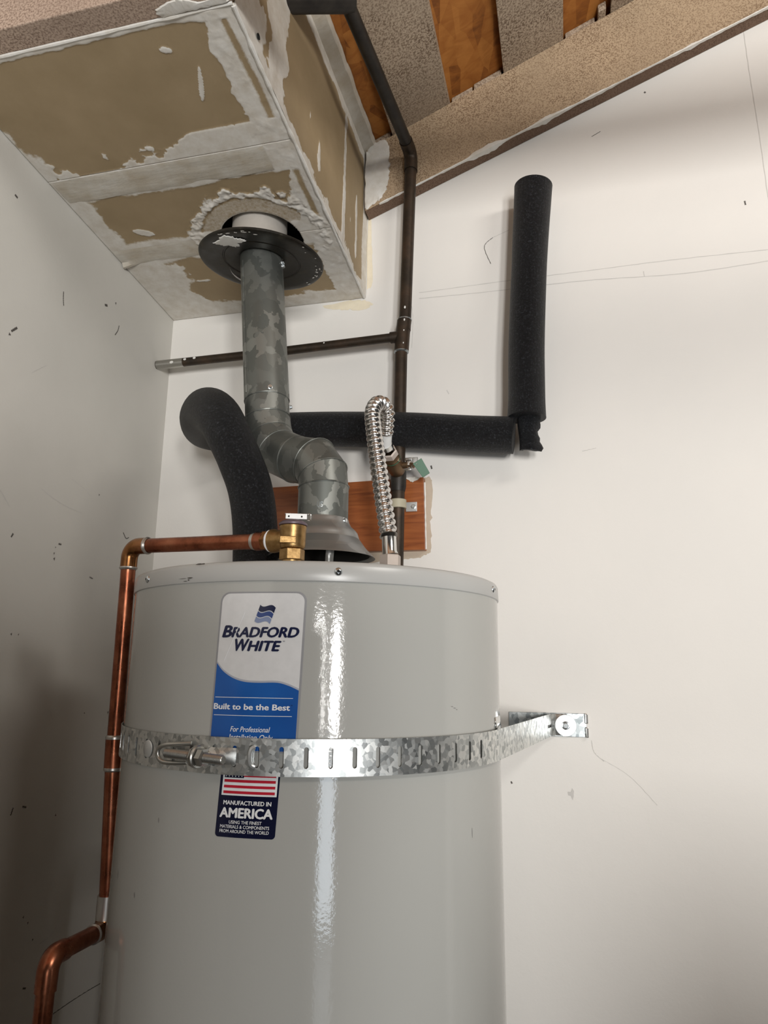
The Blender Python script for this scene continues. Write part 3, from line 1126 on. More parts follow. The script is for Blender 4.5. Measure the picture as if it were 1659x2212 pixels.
def band(name, path_fn, s_slots, s0, s1, thick, pitch_cells=.012, slot_w=.0054, z0=Z0, z1=Z1, parent=strap, mat=None):
    """path_fn(s)->(point xy, normal xy). slots: centre list. builds a strip with stadium slots"""
    zc = (z0 + z1) / 2
    sz0, sz1 = zc - .0118, zc + .0118
    mb = MB()
    V, F = [], []
    cw = .0070

    def add_poly(poly):
        b = len(V)
        V.extend(poly)
        F.append(tuple(range(b, b + len(poly))))

    cuts = sorted(s_slots)
    spans = []
    cur = s0
    for c in cuts:
        spans.append((cur, c - cw))
        cur = c + cw
    spans.append((cur, s1))
    zl = [z0, sz0, zc, sz1, z1]
    for a, b in spans:
        k = max(1, int((b - a) / .006))
        ss = np.linspace(a, b, k + 1)
        for i in range(k):
            for j in range(4):
                add_poly([(ss[i], zl[j]), (ss[i + 1], zl[j]), (ss[i + 1], zl[j + 1]), (ss[i], zl[j + 1])])
    for c in cuts:
        hw = slot_w / 2
        n = 6
        # right half outline then left half
        for sg in (1, -1):
            up = [(c + sg * hw * math.sin(t), sz1 - hw + hw * math.cos(t)) for t in np.linspace(0, PI / 2, n)]
            lo = [(c + sg * hw * math.cos(t), sz0 + hw - hw * math.sin(t)) for t in np.linspace(0, PI / 2, n)]
            # upper quarter, middle, lower quarter as quads
            add_poly([(c, z1), (c + sg * cw, z1), (c + sg * cw, sz1), up[3], up[2], up[1], up[0]][::(-sg)])
            add_poly([(c + sg * cw, sz1), (c + sg * cw, zc), (c + sg * hw, zc), up[5], up[4], up[3]][::(-sg)])
            add_poly([(c + sg * cw, zc), (c + sg * cw, sz0), lo[2], lo[1], lo[0], (c + sg * hw, zc)][::(-sg)])
            add_poly([(c + sg * cw, sz0), (c + sg * cw, z0), (c, z0), lo[5], lo[4], lo[3], lo[2]][::(-sg)])
    out = []
    for (s, z) in V:
        p, nn = path_fn(s)
        out.append((p[0], p[1], z))
    me = mesh_from(out, F, True, name)
    bm = bmesh.new()
    bm.from_mesh(me)
    bmesh.ops.remove_doubles(bm, verts=bm.verts, dist=1e-5)
    bmesh.ops.recalc_face_normals(bm, faces=bm.faces)
    bm.to_mesh(me)
    bm.free()
    me.polygons.foreach_set('use_smooth', [True] * len(me.polygons))
    o = link(name, me, mat or M['galv'], parent)
    sm = o.modifiers.new('thickness', 'SOLIDIFY')
    sm.thickness = thick
    sm.offset = 0
    es = o.modifiers.new('crisp', 'EDGE_SPLIT')
    es.split_angle = math.radians(25)
    return o


def arc_path(r, a_start, tangent=None):
    """s measured from angle a_start increasing; after tangent angle goes straight"""
    def fn(s):
        a = a_start + math.degrees(s / r)
        if tangent is not None and a > tangent:
            ta = math.radians(tangent)
            ex = s - math.radians(tangent - a_start) * r
            p = np.array([TX + r * math.cos(ta), TY + r * math.sin(ta)])
            d = np.array([-math.sin(ta), math.cos(ta)])
            return p + d * ex, np.array([math.cos(ta), math.sin(ta)])
        a = math.radians(a)
        return np.array([TX + r * math.cos(a), TY + r * math.sin(a)]), np.array([math.cos(a), math.sin(a)])
    return fn


RO, RI = TR + .0052, TR + .0027
q = PW - np.array([TX, TY])
tang = math.degrees(math.atan2(q[1], q[0]) - math.acos(RO / np.linalg.norm(q)))
A0 = -99.3
Ltot = math.radians(tang - A0) * RO + math.sqrt(q @ q - RO * RO)
slots = [math.radians(a - A0) * RO for a in (-95.0, -89.7, -84.2, -78.45, -72.75, -67.1, -61.5, -55.85, -50.25, -44.55, -38.85, -33.1, -27.3, -21.6)]
band('strap_band', arc_path(RO, A0, tang), slots, 0, Ltot, .0011)
A1 = -262.0
sl2 = [math.radians(a - A1) * RI for a in np.arange(-160, -100, 5.64) + 1.7]
band('strap_band', arc_path(RI, A1), sl2, 0, math.radians(-92.2 - A1) * RI, .0010)
# strap end, pressed ribs and the wall bracket
d = q / np.linalg.norm(q)
ta = math.radians(tang)
sd = np.array([-math.sin(ta), math.cos(ta)])
sn = np.array([math.cos(ta), math.sin(ta)])
# the band's last bend on to the wall plate
mb = MB()
prev = PW
pts2 = [PW, PW + sd * .004 + sn * .001, np.array([.9065, -.0100]), np.array([.9085, -.0040]), np.array([.914, -.0030]), np.array([.930, -.0028])]
vs = []
for p in pts2:
    vs += [(p[0], p[1], Z0 + .0005), (p[0], p[1], Z1 - .0002)]
mb.add(vs, [(2 * i, 2 * i + 2, 2 * i + 3, 2 * i + 1) for i in range(len(pts2) - 1)])
o = mb.build('strap_end', M['galv'], strap)
o.modifiers.new('thickness', 'SOLIDIFY').thickness = .0011
for k, off in enumerate((.030, .018, .009)):
    p = PW - sd * off + sn * .0012
    MB().tube([(p[0], p[1], 1.5960), (p[0] + .0003, p[1], 1.6015)], .0007, 8).build('crimp_mark', M['dark'], strap)
pl = MB().box((.819, -.0022, 1.5775), (.9665, -.0004, 1.6215)).build('wall_plate', M['bracket'], strap, False, bevel=.0006)
for a, b in ((1.5772, 1.5960), (1.6030, 1.6218)):
    MB().box((.9640, -.0085, a), (.9692, -.0010, b)).build('plate_lip', M['chrome'], strap, False, bevel=.0012)
MB().lathe([(.0, .0), (.0198, .0), (.0202, .0006), (.0198, .0018), (.0062, .0018)], (.9275, -.0036, 1.5985), (0, -1, 0), 40).build('washer', M['washer'], strap)
bo = MB().lathe([(.0078, .0), (.0078, .0012), (.0068, .0016)], (.9275, -.0052, 1.5985), (0, -1, 0), 24, caps=True).build('lag_bolt', M['zinc'], strap)
MB().lathe([(.0058, .0), (.0058, .0042), (.0048, .0050), (0, .0050)], (.9275, -.0066, 1.5985), (0, -1, 0), 6).build('hex_head', M['zinc'], bo, False)
# bent tab of the rear band showing at the right of the jacket
mb = MB()
for (ang, r, z0_, z1_) in ((-3.0, TR + .0010, 1.615, 1.636),):
    vs = []
    for a in np.linspace(-8, 3, 6):
        vs += [cyl(a, z0_, r + .001), cyl(a, z1_, r)]
    mb.add(vs, [(2 * i, 2 * i + 2, 2 * i + 3, 2 * i + 1) for i in range(5)])
o = mb.build('bent_tab', M['chrome'], strap)
o.modifiers.new('thickness', 'SOLIDIFY').thickness = .001


# tensioning bolt ------------------------------------------------------
def on(a, z, h):
    return V3(cyl(a, z, RO + h))


ax_a, ax_b = on(-107.4, 1.6000, .0110), on(-90.4, 1.5978, .0215)
bd = (ax_b - ax_a) / np.linalg.norm(ax_b - ax_a)
Lb = np.linalg.norm(ax_b - ax_a)
prof = []
k = int(Lb / .0011)
for i in range(k):
    prof.append((.0056 if i % 2 else .0049, i * Lb / k))
prof = [(0, 0)] + prof + [(.0048, Lb), (.0040, Lb + .0008), (0, Lb + .0008)]
MB().lathe(prof, ax_a, bd, 20).build('threaded_rod', M['bolt'], strap, True, 25)
nc = ax_a + bd * (Lb * .60)
MB().lathe([(.0, 0), (.0075, 0), (.0104, .0009), (.0104, .0082), (.0075, .0090), (.0, .0090)], nc, bd, 6).build('hex_nut', M['bolt'], strap, False)
MB().lathe([(.0, -.0042), (.0122, -.0042), (.0131, -.0034), (.0131, -.0016), (.0120, -.0004), (.0, -.0004)], nc, bd, 28).build('washer', M['bolt'], strap)
MB().lathe([(.0, -.0078), (.0124, -.0078), (.0127, -.0072), (.0127, -.0052), (.0, -.0052)], nc, bd, 8).build('clip_plate', M['bolt'], strap, False)
# U loop at the left end
loop = [on(-101.5, 1.6115, .0010), on(-104.6, 1.6105, .0075), on(-107.4, 1.6090, .0125), on(-109.2, 1.6045, .0140), on(-109.3, 1.5955, .0140), on(-107.9, 1.5900, .0125), on(-105.2, 1.5890, .0070), on(-102.6, 1.5895, .0012)]
MB().tube(spline(loop, 5), .0027, 10).build('loop_clip', M['bolt'], strap)
# raised saddle right of the nut
vs, fs = [], []
nu, nv = 14, 12
for i in range(nu):
    a = -96.6 + 7.4 * i / (nu - 1)
    for j in range(nv):
        w = j / (nv - 1)
        z = 1.5905 + .0185 * w
        hgt = .0085 * math.sin(PI * w) ** .8 * (1 - (i / (nu - 1)) ** 1.7) + .0008
        vs.append(on(a, z, hgt))
for i in range(nu - 1):
    for j in range(nv - 1):
        b = i * nv + j
        fs.append((b, b + nv, b + nv + 1, b + 1))
MB().add(vs, fs).build('pressed_saddle', M['galv'], strap)
# turned-in lip seen in a slot, and a rivet disc behind the band
lp = [on(-84.7, 1.6110, .0010), on(-85.5, 1.6080, .0026), on(-85.7, 1.5995, .0034), on(-85.4, 1.5920, .0026), on(-84.6, 1.5890, .0010)]
MB().tube(spline(lp, 5), .0026, 8).build('slot_lip', M['washer'], strap)
c = on(-117.8, 1.6000, -.0012)
MB().lathe([(.0, .0014), (.0090, .0012), (.0105, .0)], c, tuple(V3((c[0] - TX, c[1] - TY, 0))), 24).build('rivet_disc', M['washer'], strap)

# ------------------------------------------------------------------ draft hood and vent
hood = thing('draft_hood', 'bell shaped metal draft hood on top of the water heater', 'draft hood', (TX, TY, ZL1))
prof = [(.0395, .110), (.0420, .1095), (.0428, .1080), (.0440, .1035), (.0475, .0965), (.0545, .0905), (.0580, .0860), (.0595, .0815), (.0625, .0730), (.0690, .0650), (.0755, .0575), (.0815, .0515), (.0865, .0465), (.0872, .0453), (.0855, .0458), (.080, .050), (.060, .078), (.040, .088), (.038, .105)]
MB().lathe(prof, (TX, TY, ZL1), n=72).build('bell', M['hood'], hood, angle=50)
MB().lathe([(.0, .0835), (.052, .0800), (.0585, .0690), (.066, .0590), (.078, .0490)], (TX, TY, ZL1), n=64).build('bell_inside', M['dark'], hood)
MB().lathe([(.0455, .0), (.0455, .033), (.0475, .035), (.0495, .033), (.0505, .004), (.056, .001)], (TX, TY, ZL1), n=48).build('flue_collar', M['chrome'], hood)
for a in (-62, 58, 178):
    u = V3((math.cos(math.radians(a)), math.sin(math.radians(a)), 0))
    w = V3((-u[1], u[0], 0))
    b = V3((TX, TY, ZL1))
    pr = [(.083, .049), (.078, .034), (.074, .012), (.073, .0015), (.086, .0008)]
    vs = []
    for r, h in pr:
        for sg in (-1, 1):
            vs.append(b + u * r + w * sg * .0062 + V3((0, 0, h)))
    o = MB().add(vs, [(2 * i, 2 * i + 1, 2 * i + 3, 2 * i + 2) for i in range(4)]).build('leg', M['hood'], hood)
    o.modifiers.new('thickness', 'SOLIDIFY').thickness = .001
MB().lathe([(.0052, 0), (.0052, .001), (.0038, .0014), (.0036, .0048), (.0026, .0052), (0, .0052)], (TX + .042 * math.cos(-.30), TY + .042 * math.sin(-.30), ZL1 + .104), (math.cos(-.30), math.sin(-.30), 0), 8).build('screw', M['zinc'], hood, False)

vent = thing('vent_pipe', 'mottled galvanised vent pipe bending from the ceiling to the draft hood', 'vent pipe', (TX, TY, 1.945))
VR = .0415
F0 = V3((.3736, -.2938, 2.5008))
F1 = V3((.4136, -.3194, 2.1729))
fd = (F0 - F1) / np.linalg.norm(F0 - F1)
Ftop = F0 + fd * .012
Pj = [V3((TX, TY, 1.925)), V3((TX, TY, 1.992)), V3((.5520, -.3905, 2.0170)), V3((.5330, -.3790, 2.0420)), V3((.4905, -.3570, 2.0560)), V3((.4470, -.3365, 2.0800)), V3((.4250, -.3255, 2.1120)), V3((.4165, -.3212, 2.1480)), F1 + fd * .012, Ftop]


def pipe_piece(name, i, r0, r1, bead=True):
    # mitred piece between joints i and i+1
    allm = MB().tube(Pj, VR, 40, caps=False)
    n = 40
    vs = allm.v[i * n:(i + 2) * n]
    ca, cb = Pj[i], Pj[i + 1]
    A = [ca + (V3(v) - ca) * (r0 / VR) for v in vs[:n]]
    B = [cb + (V3(v) - cb) * (r1 / VR) for v in vs[n:]]
    mid = []
    rows = [A, [a + (b - a) * .06 + (a - ca) * .0 for a, b in zip(A, B)], [a + (b - a) * .94 for a, b in zip(A, B)], B]
    V = [p for row in rows for p in row]
    F = []
    for k in range(3):
        for j in range(n):
            F.append((k * n + j, k * n + (j + 1) % n, (k + 1) * n + (j + 1) % n, (k + 1) * n + j))
    o = MB().add(V, F).build(name, M['vent'], vent, True, 50)
    if bead:
        ring = [cb + (b - cb) * 1.004 for b in B]
        rb = MB()
        pts = ring + [ring[0]]
        rb.tube(pts, .0013, 6, caps=False, miter=False)
        rb.build('seam_bead', M['vent'], o)
    return o


nj = len(Pj) - 1
for i in range(nj):
    nm = 'pipe_section' if i in (0, nj - 1) else 'elbow_gore'
    r0 = VR * (1.0 if i % 2 == 0 else .985)
    r1 = VR * (1.0 if i % 2 == 0 else .985)
    if i == nj - 1:
        r0 = r1 = VR * 1.012
    pipe_piece(nm, i, r0, r1, bead=(i < nj - 1))
# long lock seam on the straight pipe
u = np.cross(fd, [0, 1, 0])
u /= np.linalg.norm(u)
w = np.cross(fd, u)
side = -u * .0 + (u * math.cos(2.62) + w * math.sin(2.62))
camdir = V3((.9326, -1.47, 2.3)) - F0
camdir -= fd * (camdir @ fd)
camdir /= np.linalg.norm(camdir)
sdv = np.cross(fd, camdir)
lock = camdir * math.cos(1.1) + sdv * math.sin(1.1)
if lock[0] > 0:
    lock = camdir * math.cos(1.1) - sdv * math.sin(1.1)
MB().tube([F1 + fd * .02 + lock * VR * 1.012, F0 - fd * .02 + lock * VR * 1.012], .0016, 8).build('lock_seam', M['vent'], vent)


def vent_screw(base, ang):
    dv = camdir * math.cos(ang) + sdv * math.sin(ang)
    c = base + dv * VR * 1.008
    MB().lathe([(.0050, 0), (.0050, .0009), (.0037, .0013), (.0037, .0040), (.0030, .0045), (0, .0045)], c, dv, 8).build('screw', M['zinc'], vent, False)


sg = 1 if sdv[0] > 0 else -1
vent_screw(F0 - fd * .004, .16 * sg)
vent_screw(F0 - fd * .016, 1.28 * sg)
vent_screw(F0 - fd * .022, 1.34 * sg)
vent_screw(F1 + fd * .020, .12 * sg)
vent_screw(F1 - fd * .002, 1.45 * sg)
# pressed letters on the lowest section
vs, fs = text_geo('US', 0, .01)
x0 = vs[:, 0].min()
P = []
for x, y in vs:
    a = math.radians(-84 + (x - x0) * 11.5)
    P.append((TX + (VR + .0004) * math.cos(a), TY + (VR + .0004) * math.sin(a), 1.9505 + y / CAPH * .0088))
MB().add(P, fs).build('pressed_lettering', M['bracket'], vent, False)

collar = thing('ceiling_collar', 'grimy black round collar plate hanging below the soffit opening', 'collar', (.3744, -.2943, 2.4941))
cn = V3((.0774, -.0561, 1.0))
cn /= np.linalg.norm(cn)
cc = V3((.3744, -.2943, 2.4941))
MB().lathe([(VR + .0012, .018), (VR + .002, .006), (.050, .0035), (.073, .0015), (.0745, .0030), (.0765, .0030), (.078, .0010), (.105, -.0015), (.117, -.0022), (.1225, -.0005), (.124, .0018), (.1225, .0040), (.112, .0030), (.05, .009), (VR + .004, .02)], cc, cn, 80).build('plate', M['collar'], collar, True, 30)
uu = np.cross([0, 1, 0], cn)
uu /= np.linalg.norm(uu)
ww = np.cross(cn, uu)
cmap = lambda a, b, h: tuple(cc + uu * a + ww * b - cn * (.0030 + h))
ragged_patch('paint_fleck', [(-.062, -.085), (-.030, -.106), (-.004, -.096), (.004, -.085), (-.012, -.078), (-.020, -.068), (-.045, -.074)], lambda a, b, h: cmap(a, b, h - .001), M['fleck'], collar, .0012, .004, 61, 'large flake of pale paint')
rnd = random.Random(4)
mb = MB()
for k in range(26):
    a = rnd.choice((rnd.uniform(-.5, .45), rnd.uniform(-1.9, -1.2), rnd.uniform(.3, 1.2)))
    r = rnd.uniform(.108, .1215)
    L = rnd.uniform(.002, .010)
    th = rnd.uniform(-.3, .3)
    vs = []
    for j in range(8):
        qa = 2 * PI * j / 8
        e = (math.cos(qa) * rnd.uniform(.6, 1.2) * .0018, math.sin(qa) * L * .5)
        rr = r + e[0]
        aa = a + e[1] / r
        vs.append(cmap(rr * math.cos(aa), rr * math.sin(aa), -.0003))
    mb.add(vs, [tuple(range(8))])
mb.build('paint_specks', M['fleck'], collar, False, kind='stuff')
# pale liner pipe going up through the opening
up_a = V3((.350, -.258, 2.502))
up_b = V3((.342, -.246, 2.72))
MB().tube([up_a, up_a + (up_b - up_a) * .35, up_b], [.057, .057, .057], 48, caps=False).build('liner_pipe', M['innervent'], collar)

# ------------------------------------------------------------------ relief valve and its copper discharge pipe
VX, VY = .569, -.556
valve = thing('relief_valve', 'brass temperature relief valve with flat steel lever on the tank top', 'valve', (VX, VY, 1.846))
vz = 1.846
MB().lathe([(.0, 0), (.0160, 0), (.0176, .0012), (.0176, .0150), (.0160, .0162), (.0, .0162)], (VX, VY, vz), n=6).build('hex_base', M['brass_body'], valve, True, 20)
bodyo = MB().lathe([(.0135, .0160), (.0165, .0170), (.0180, .0200), (.0178, .0222), (.0182, .0240), (.0186, .0440), (.0190, .0455), (.0190, .0480), (.0180, .0492), (.0, .0492)], (VX, VY, vz), n=40).build('body', M['brass_body'], valve)
MB().lathe([(.0, .0492), (.0196, .0492), (.0202, .0505), (.0200, .0520), (.0165, .0550), (.0100, .0570), (.004, .0585), (.0035, .064), (0, .064)], (VX, VY, vz), n=36).build('cap', M['cap'], valve)
ox = V3((.5281, -.553, 1.8733))
oc = V3((VX, VY, 1.8745))
od = V3((.2832, -.503, 1.8839)) - V3((.5281, -.553, 1.8733))
od /= np.linalg.norm(od)
MB().lathe([(.0155, .008), (.0152, .020), (.0160, .024), (.0170, .030), (.0170, .034), (.0150, .035), (0, .035)], oc, od, 32).build('outlet', M['brass_body'], valve)
# cast plate with arrow on the front
cd = V3((.35, -.93, 0))
cd /= np.linalg.norm(cd)
sdx = np.cross(cd, [0, 0, 1])
sdx = -sdx if sdx[0] < 0 else sdx
pc = V3((VX, VY, vz + .0265)) + cd * .0155 - sdx * .006
def obox(c, ex, ey, ez, hx, hy, hz):
    v = []
    for dz in (-1, 1):
        for dx, dy in ((-1, -1), (1, -1), (1, 1), (-1, 1)):
            v.append(c + ex * hx * dx + ey * hy * dy + ez * hz * dz)
    return v
EZ = V3((0, 0, 1))
MB().hexa(obox(pc, sdx, cd, EZ, .0115, .0040, .0050)).build('cast_plate', M['brass_body'], valve, False, bevel=.001)
ar = MB()
ar.hexa(obox(pc + cd * .0042, sdx, cd, EZ, .0062, .0005, .0008))
ar.add([pc + cd * .0047 - sdx * .0095, pc + cd * .0047 - sdx * .0058 + EZ * .0026, pc + cd * .0047 - sdx * .0058 - EZ * .0026], [(0, 1, 2)])
ar.hexa(obox(pc + cd * .0042 + sdx * .0068, sdx, cd, EZ, .0022, .0005, .0028))
ar.build('cast_arrow', M['brass'], valve, False)
lc = V3((VX, VY, vz + .0655)) + sdx * .004
le = MB().hexa(obox(lc, sdx, cd, EZ, .0160, .0060, .0007)).build('lever', M['lever'], valve, False, bevel=.0005)
MB().hexa(obox(lc + cd * .0062 - EZ * .0036, sdx, cd, EZ, .0152, .0006, .0042)).build('lever_flange', M['lever'], le, False, bevel=.0006)
for k in (-.0105, .0075):
    MB().lathe([(.0, .0004), (.0013, .0004), (.0014, .0)], lc + cd * .0068 + sdx * k - EZ * .004, cd, 10).build('lever_hole', M['dark'], le, False)
e0 = lc + sdx * .0145
MB().tube(spline([e0 + cd * .004, e0 + sdx * .0045 + cd * .004 + EZ * .0005, e0 + sdx * .0058 - EZ * .003 + cd * .004, e0 + sdx * .0050 - EZ * .008 + cd * .004, e0 + sdx * .001 - EZ * .0085 + cd * .004], 5), .0008, 8).build('wire_hook', M['chrome'], valve)

disch = thing('discharge_pipe', 'new copper discharge pipe running from the brass valve down beside the tank', 'pipe', (.268, -.46, 1.30))
CR = .0112
cA = oc + od * .040
cB = V3((.2750, -.5012, 1.8842))
cTop = V3((.2750, -.5000, 1.8420))
MB().lathe([(.0130, .0305), (.0158, .0335), (.0160, .0375), (.0135, .0405)], oc, od, 32).build('seal_tape', M['teflon'], disch)
MB().lathe([(.0148, .040), (.0148, .0475), (.0132, .0480)], oc, od, 6).build('adapter_hex', M['copper_elbow'], disch, False)
MB().lathe([(.0132, .0470), (.0134, .0610), (.0126, .0618)], oc, od, 28).build('adapter_cup', M['copper'], disch)
hd = cB - (oc + od * .061)
hl = np.linalg.norm(hd)
hd /= hl
hs = oc + od * .060
MB().lathe([(.0124, .0010), (.0128, .0030), (.0117, .0075)], hs, hd, 28).build('solder_ring', M['solder'], disch)
MB().tube([hs, hs + hd * (hl - .024)], CR, 28).build('tube', M['copper'], disch)
eS = hs + hd * (hl - .034)
MB().tube([eS] + arc_corner(eS, cB, cTop - V3((0, 0, .02)), .0185, 8) + [cB - V3((0, 0, .034))], CR + .0016, 28).build('elbow', M['copper_elbow'], disch)
MB().lathe([(.0134, -.0012), (.0137, .0010), (.0117, .0040)], eS, -hd, 28).build('solder_ring', M['solder'], disch)
dz_end = cB - V3((0, 0, .034))
MB().lathe([(.0136, -.0010), (.0138, .0010), (.0117, .0035)], dz_end, (0, 0, -1), 28).build('solder_ring', M['solder'], disch)
pV = [dz_end + V3((0, 0, .008)), V3((.2665, -.4860, 1.70)), V3((.2638, -.4800, 1.592)), V3((.2638, -.4780, 1.549)), V3((.2655, -.4700, 1.425)), V3((.2650, -.4650, 1.365))]
MB().tube(pV, CR, 28).build('tube', M['copper'], disch)
MB().tube([(.2637, -.4800, 1.5935), (.2638, -.4790, 1.573), (.2638, -.4778, 1.5500)], .0130, 28).build('coupling', M['copper'], disch)
for z, yy in ((1.5940, -.4801), (1.5490, -.4777)):
    MB().lathe([(.0112, -.004), (.0134, -.0018), (.0134, .0014), (.0112, .004)], (.2638, yy, z), (0, 0, 1), 28).build('solder_ring', M['solder'], disch)
MB().tube([(.2650, -.4655, 1.3720), (.2648, -.4650, 1.3400)], .0134, 28).build('coupling', M['solder'], disch)
E1 = V3((.2645, -.4655, 1.3260))
E2 = V3((.2790, -.6000, 1.3370))
E3 = V3((.2830, -.6080, 1.24))
seg = [V3((.2648, -.4650, 1.345))] + arc_corner(V3((.2648, -.4650, 1.345)), E1, E2, .012, 6)
e1end = seg[-1] + (E2 - E1) / np.linalg.norm(E2 - E1) * .016
MB().tube(seg + [e1end], .0130, 28).build('elbow', M['copper_elbow'], disch)
dd = (E2 - E1) / np.linalg.norm(E2 - E1)
MB().lathe([(.0130, -.0010), (.0134, .0010), (.0112, .0035)], e1end, dd, 28).build('solder_ring', M['solder'], disch)
MB().tube([e1end - dd * .004, E2 - dd * .030], CR + .0003, 28).build('tube', M['copper'], disch)
d3 = (E3 - E2) / np.linalg.norm(E3 - E2)
MB().tube([E2 - dd * .034] + arc_corner(E2 - dd * .04, E2, E3, .0185, 8) + [E2 + d3 * .038], .0134, 28).build('elbow', M['copper'], disch)
MB().tube([E2 + d3 * .032, V3((.286, -.612, .9)), V3((.286, -.612, .12))], CR + .0003, 28).build('tube', M['copper'], disch)

# ------------------------------------------------------------------ foam sleeves
def foam(name, label, pts, r, per=8, closed=False, end_notch=None, origin=None):
    mb = MB()
    mb.tube(pts, r, 36, caps=True)
    o = mb.build(name, M['foam'], None, True, 60)
    tag(o, label, 'insulation', 'black foam pipe sleeves')
    return o


leg = [(.4486, -.41, 1.842), (.4462, -.415, 1.925), (.4367, -.42, 1.987), (.4186, -.425, 2.036), (.3900, -.419, 2.088), (.3500, -.388, 2.138), (.2960, -.330, 2.174), (.2380, -.250, 2.188), (.2010, -.160, 2.198), (.2250, -.088, 2.210), (.285, -.0640, 2.2200), (.3300, -.0610, 2.2225)]
foam('foam_sleeve', 'black foam sleeve looping up from the tank top to the wall', spline(leg, 9), list(np.interp(np.linspace(0, 1, len(spline(leg, 9))), [0, .3, .5, .7, 1], [.0365, .037, .041, .040, .0385])))
hz = [(.333, -.0605, 2.2225), (.45, -.0600, 2.2160), (.62, -.0600, 2.2010), (.76, -.0600, 2.1830), (.848, -.0605, 2.1735)]
foam('foam_sleeve', 'horizontal black foam sleeve running along the wall behind the steel hose', spline(hz, 6), .0385)
vt = [(.8752, -.0640, 2.2075), (.8770, -.0640, 2.26), (.8795, -.0630, 2.36), (.8857, -.0620, 2.47), (.8945, -.0610, 2.60), (.9025, -.0600, 2.70), (.9062, -.0600, 2.747)]
vr = np.interp(np.linspace(0, 1, len(spline(vt, 6))), [0, .15, .6, .85, 1], [.0395, .0375, .0375, .0405, .0415])
foam('foam_sleeve', 'upright black foam sleeve standing alone on the white wall', spline(vt, 6), list(vr))
# torn scrap at the corner: an open curl of foam with ragged edge
vs, fs = [], []
nu, nv = 18, 12
for i in range(nu):
    a = math.radians(-172 + 150 * i / (nu - 1))
    for j in range(nv):
        tt = j / (nv - 1)
        z = 2.2120 - .0750 * tt - .004 * math.cos(a + .6) * tt
        rr = .0225 + .0008 * math.sin(7 * tt)
        x = .8785 + rr * math.cos(a) + ((.003 * math.sin(tt * 9) + .002 * math.sin(tt * 23)) * max(0, i - nu + 5) / 4) + .003 * tt
        y = -.0560 + rr * math.sin(a) * 1.1
        vs.append((x, y, z))
for i in range(nu - 1):
    for j in range(nv - 1):
        b = i * nv + j
        fs.append((b, b + 1, b + nv + 1, b + nv))
o = MB().add(vs, fs).build('foam_sleeve', M['foam'], None, True, 60)
sm = o.modifiers.new('thickness', 'SOLIDIFY')
sm.thickness = .007
sm.offset = -1
tag(o, 'short torn scrap of black foam below the upright sleeve', 'insulation', 'black foam pipe sleeves')

# ------------------------------------------------------------------ old pipework on the wall
py = -.0545
old = thing('wall_water_pipe', 'dark oxidised copper pipe running down the wall with a side branch', 'pipe', (.602, py, 1.30))
PR = .0137
MB().tube([(.6273, py, 2.848), (.6158, py, 2.456), (.6150, py, 2.437)], PR, 24).build('riser', M['oxid'], old)
MB().tube([(.6078, py, 2.392), (.6050, py, 2.20), (.6030, py, 2.0), (.6005, py, 1.80), (.5990, py, 1.30)], PR, 24).build('riser', M['oxid'], old)
MB().tube([(.6145, py, 2.462), (.6110, py, 2.43), (.6082, py, 2.386)], PR + .0024, 24).build('tee', M['oxid'], old)
MB().tube([(.6100, py, 2.4235), (.5830, py, 2.4227)], PR - .001, 24).build('tee_branch', M['oxid'], old)
MB().tube([(.5870, py, 2.4228), (.30, py, 2.4165), (-.03, py, 2.4140)], PR - .0035, 24).build('branch_pipe', M['oxid'], old)
MB().tube([(.072, py, 2.4147), (.0015, py, 2.4142)], PR - .003, 24).build('solder_sleeve', M['bolt'], old)
for z, x in ((2.4620, .6146), (2.3860, .6081)):
    MB().lathe([(.0137, -.003), (.0165, -.001), (.0165, .001), (.0137, .003)], (x, py, z), (0, 0, 1), 24).build('solder_ring', M['bracket'], old)
MB().tube([(.6275, py, 2.842), (.6276, py, 2.862)] + arc_corner((.6276, py, 2.85), (.6278, py, 2.888), (.6130, -.245, 2.895), .022, 6) + [V3((.6245, -.098, 2.8895))], PR + .002, 24).build('elbow', M['oxid'], old)
MB().tube([(.6250, -.092, 2.8893), (.6000, -.36, 2.8965), (.5915, -.4520, 2.8990)], PR, 24).build('ceiling_run', M['iron'], old)
MB().tube([(.5985, -.4475, 2.9060), (.5400, -.4915, 2.8735), (.4950, -.5250, 2.8480)], .0200, 24).build('ceiling_elbow', M['iron'], old)
# pale flecks on the pipe
mb = MB()
for (x, z, s) in ((.619, 2.485, .0035), (.618, 2.455, .003), (.617, 2.43, .002), (.616, 2.40, .002)):
    vs = [(x + s * .6 * math.cos(qa), py - PR - .0022, z + s * math.sin(qa)) for qa in np.linspace(0, 2 * PI, 8, endpoint=False)]
    mb.add(vs, [tuple(range(8))])
for (x, z, s) in ((.08, 2.417, .004), (.105, 2.418, .004), (.045, 2.413, .005), (.43, 2.422, .002), (.50, 2.43, .002)):
    vs = [(x + s * math.cos(qa), py - PR + .0030, z + s * .7 * math.sin(qa)) for qa in np.linspace(0, 2 * PI, 8, endpoint=False)]
    mb.add(vs, [tuple(range(8))])
mb.build('paint_specks', M['fleck'], old, False, kind='stuff')
# dark collar below the shut-off valve
MB().tube([(.6040, py, 2.112), (.6035, py, 2.078), (.6032, py, 2.068)], [PR + .0030, PR + .0030, PR + .001], 24).build('coupling', M['iron'], old)

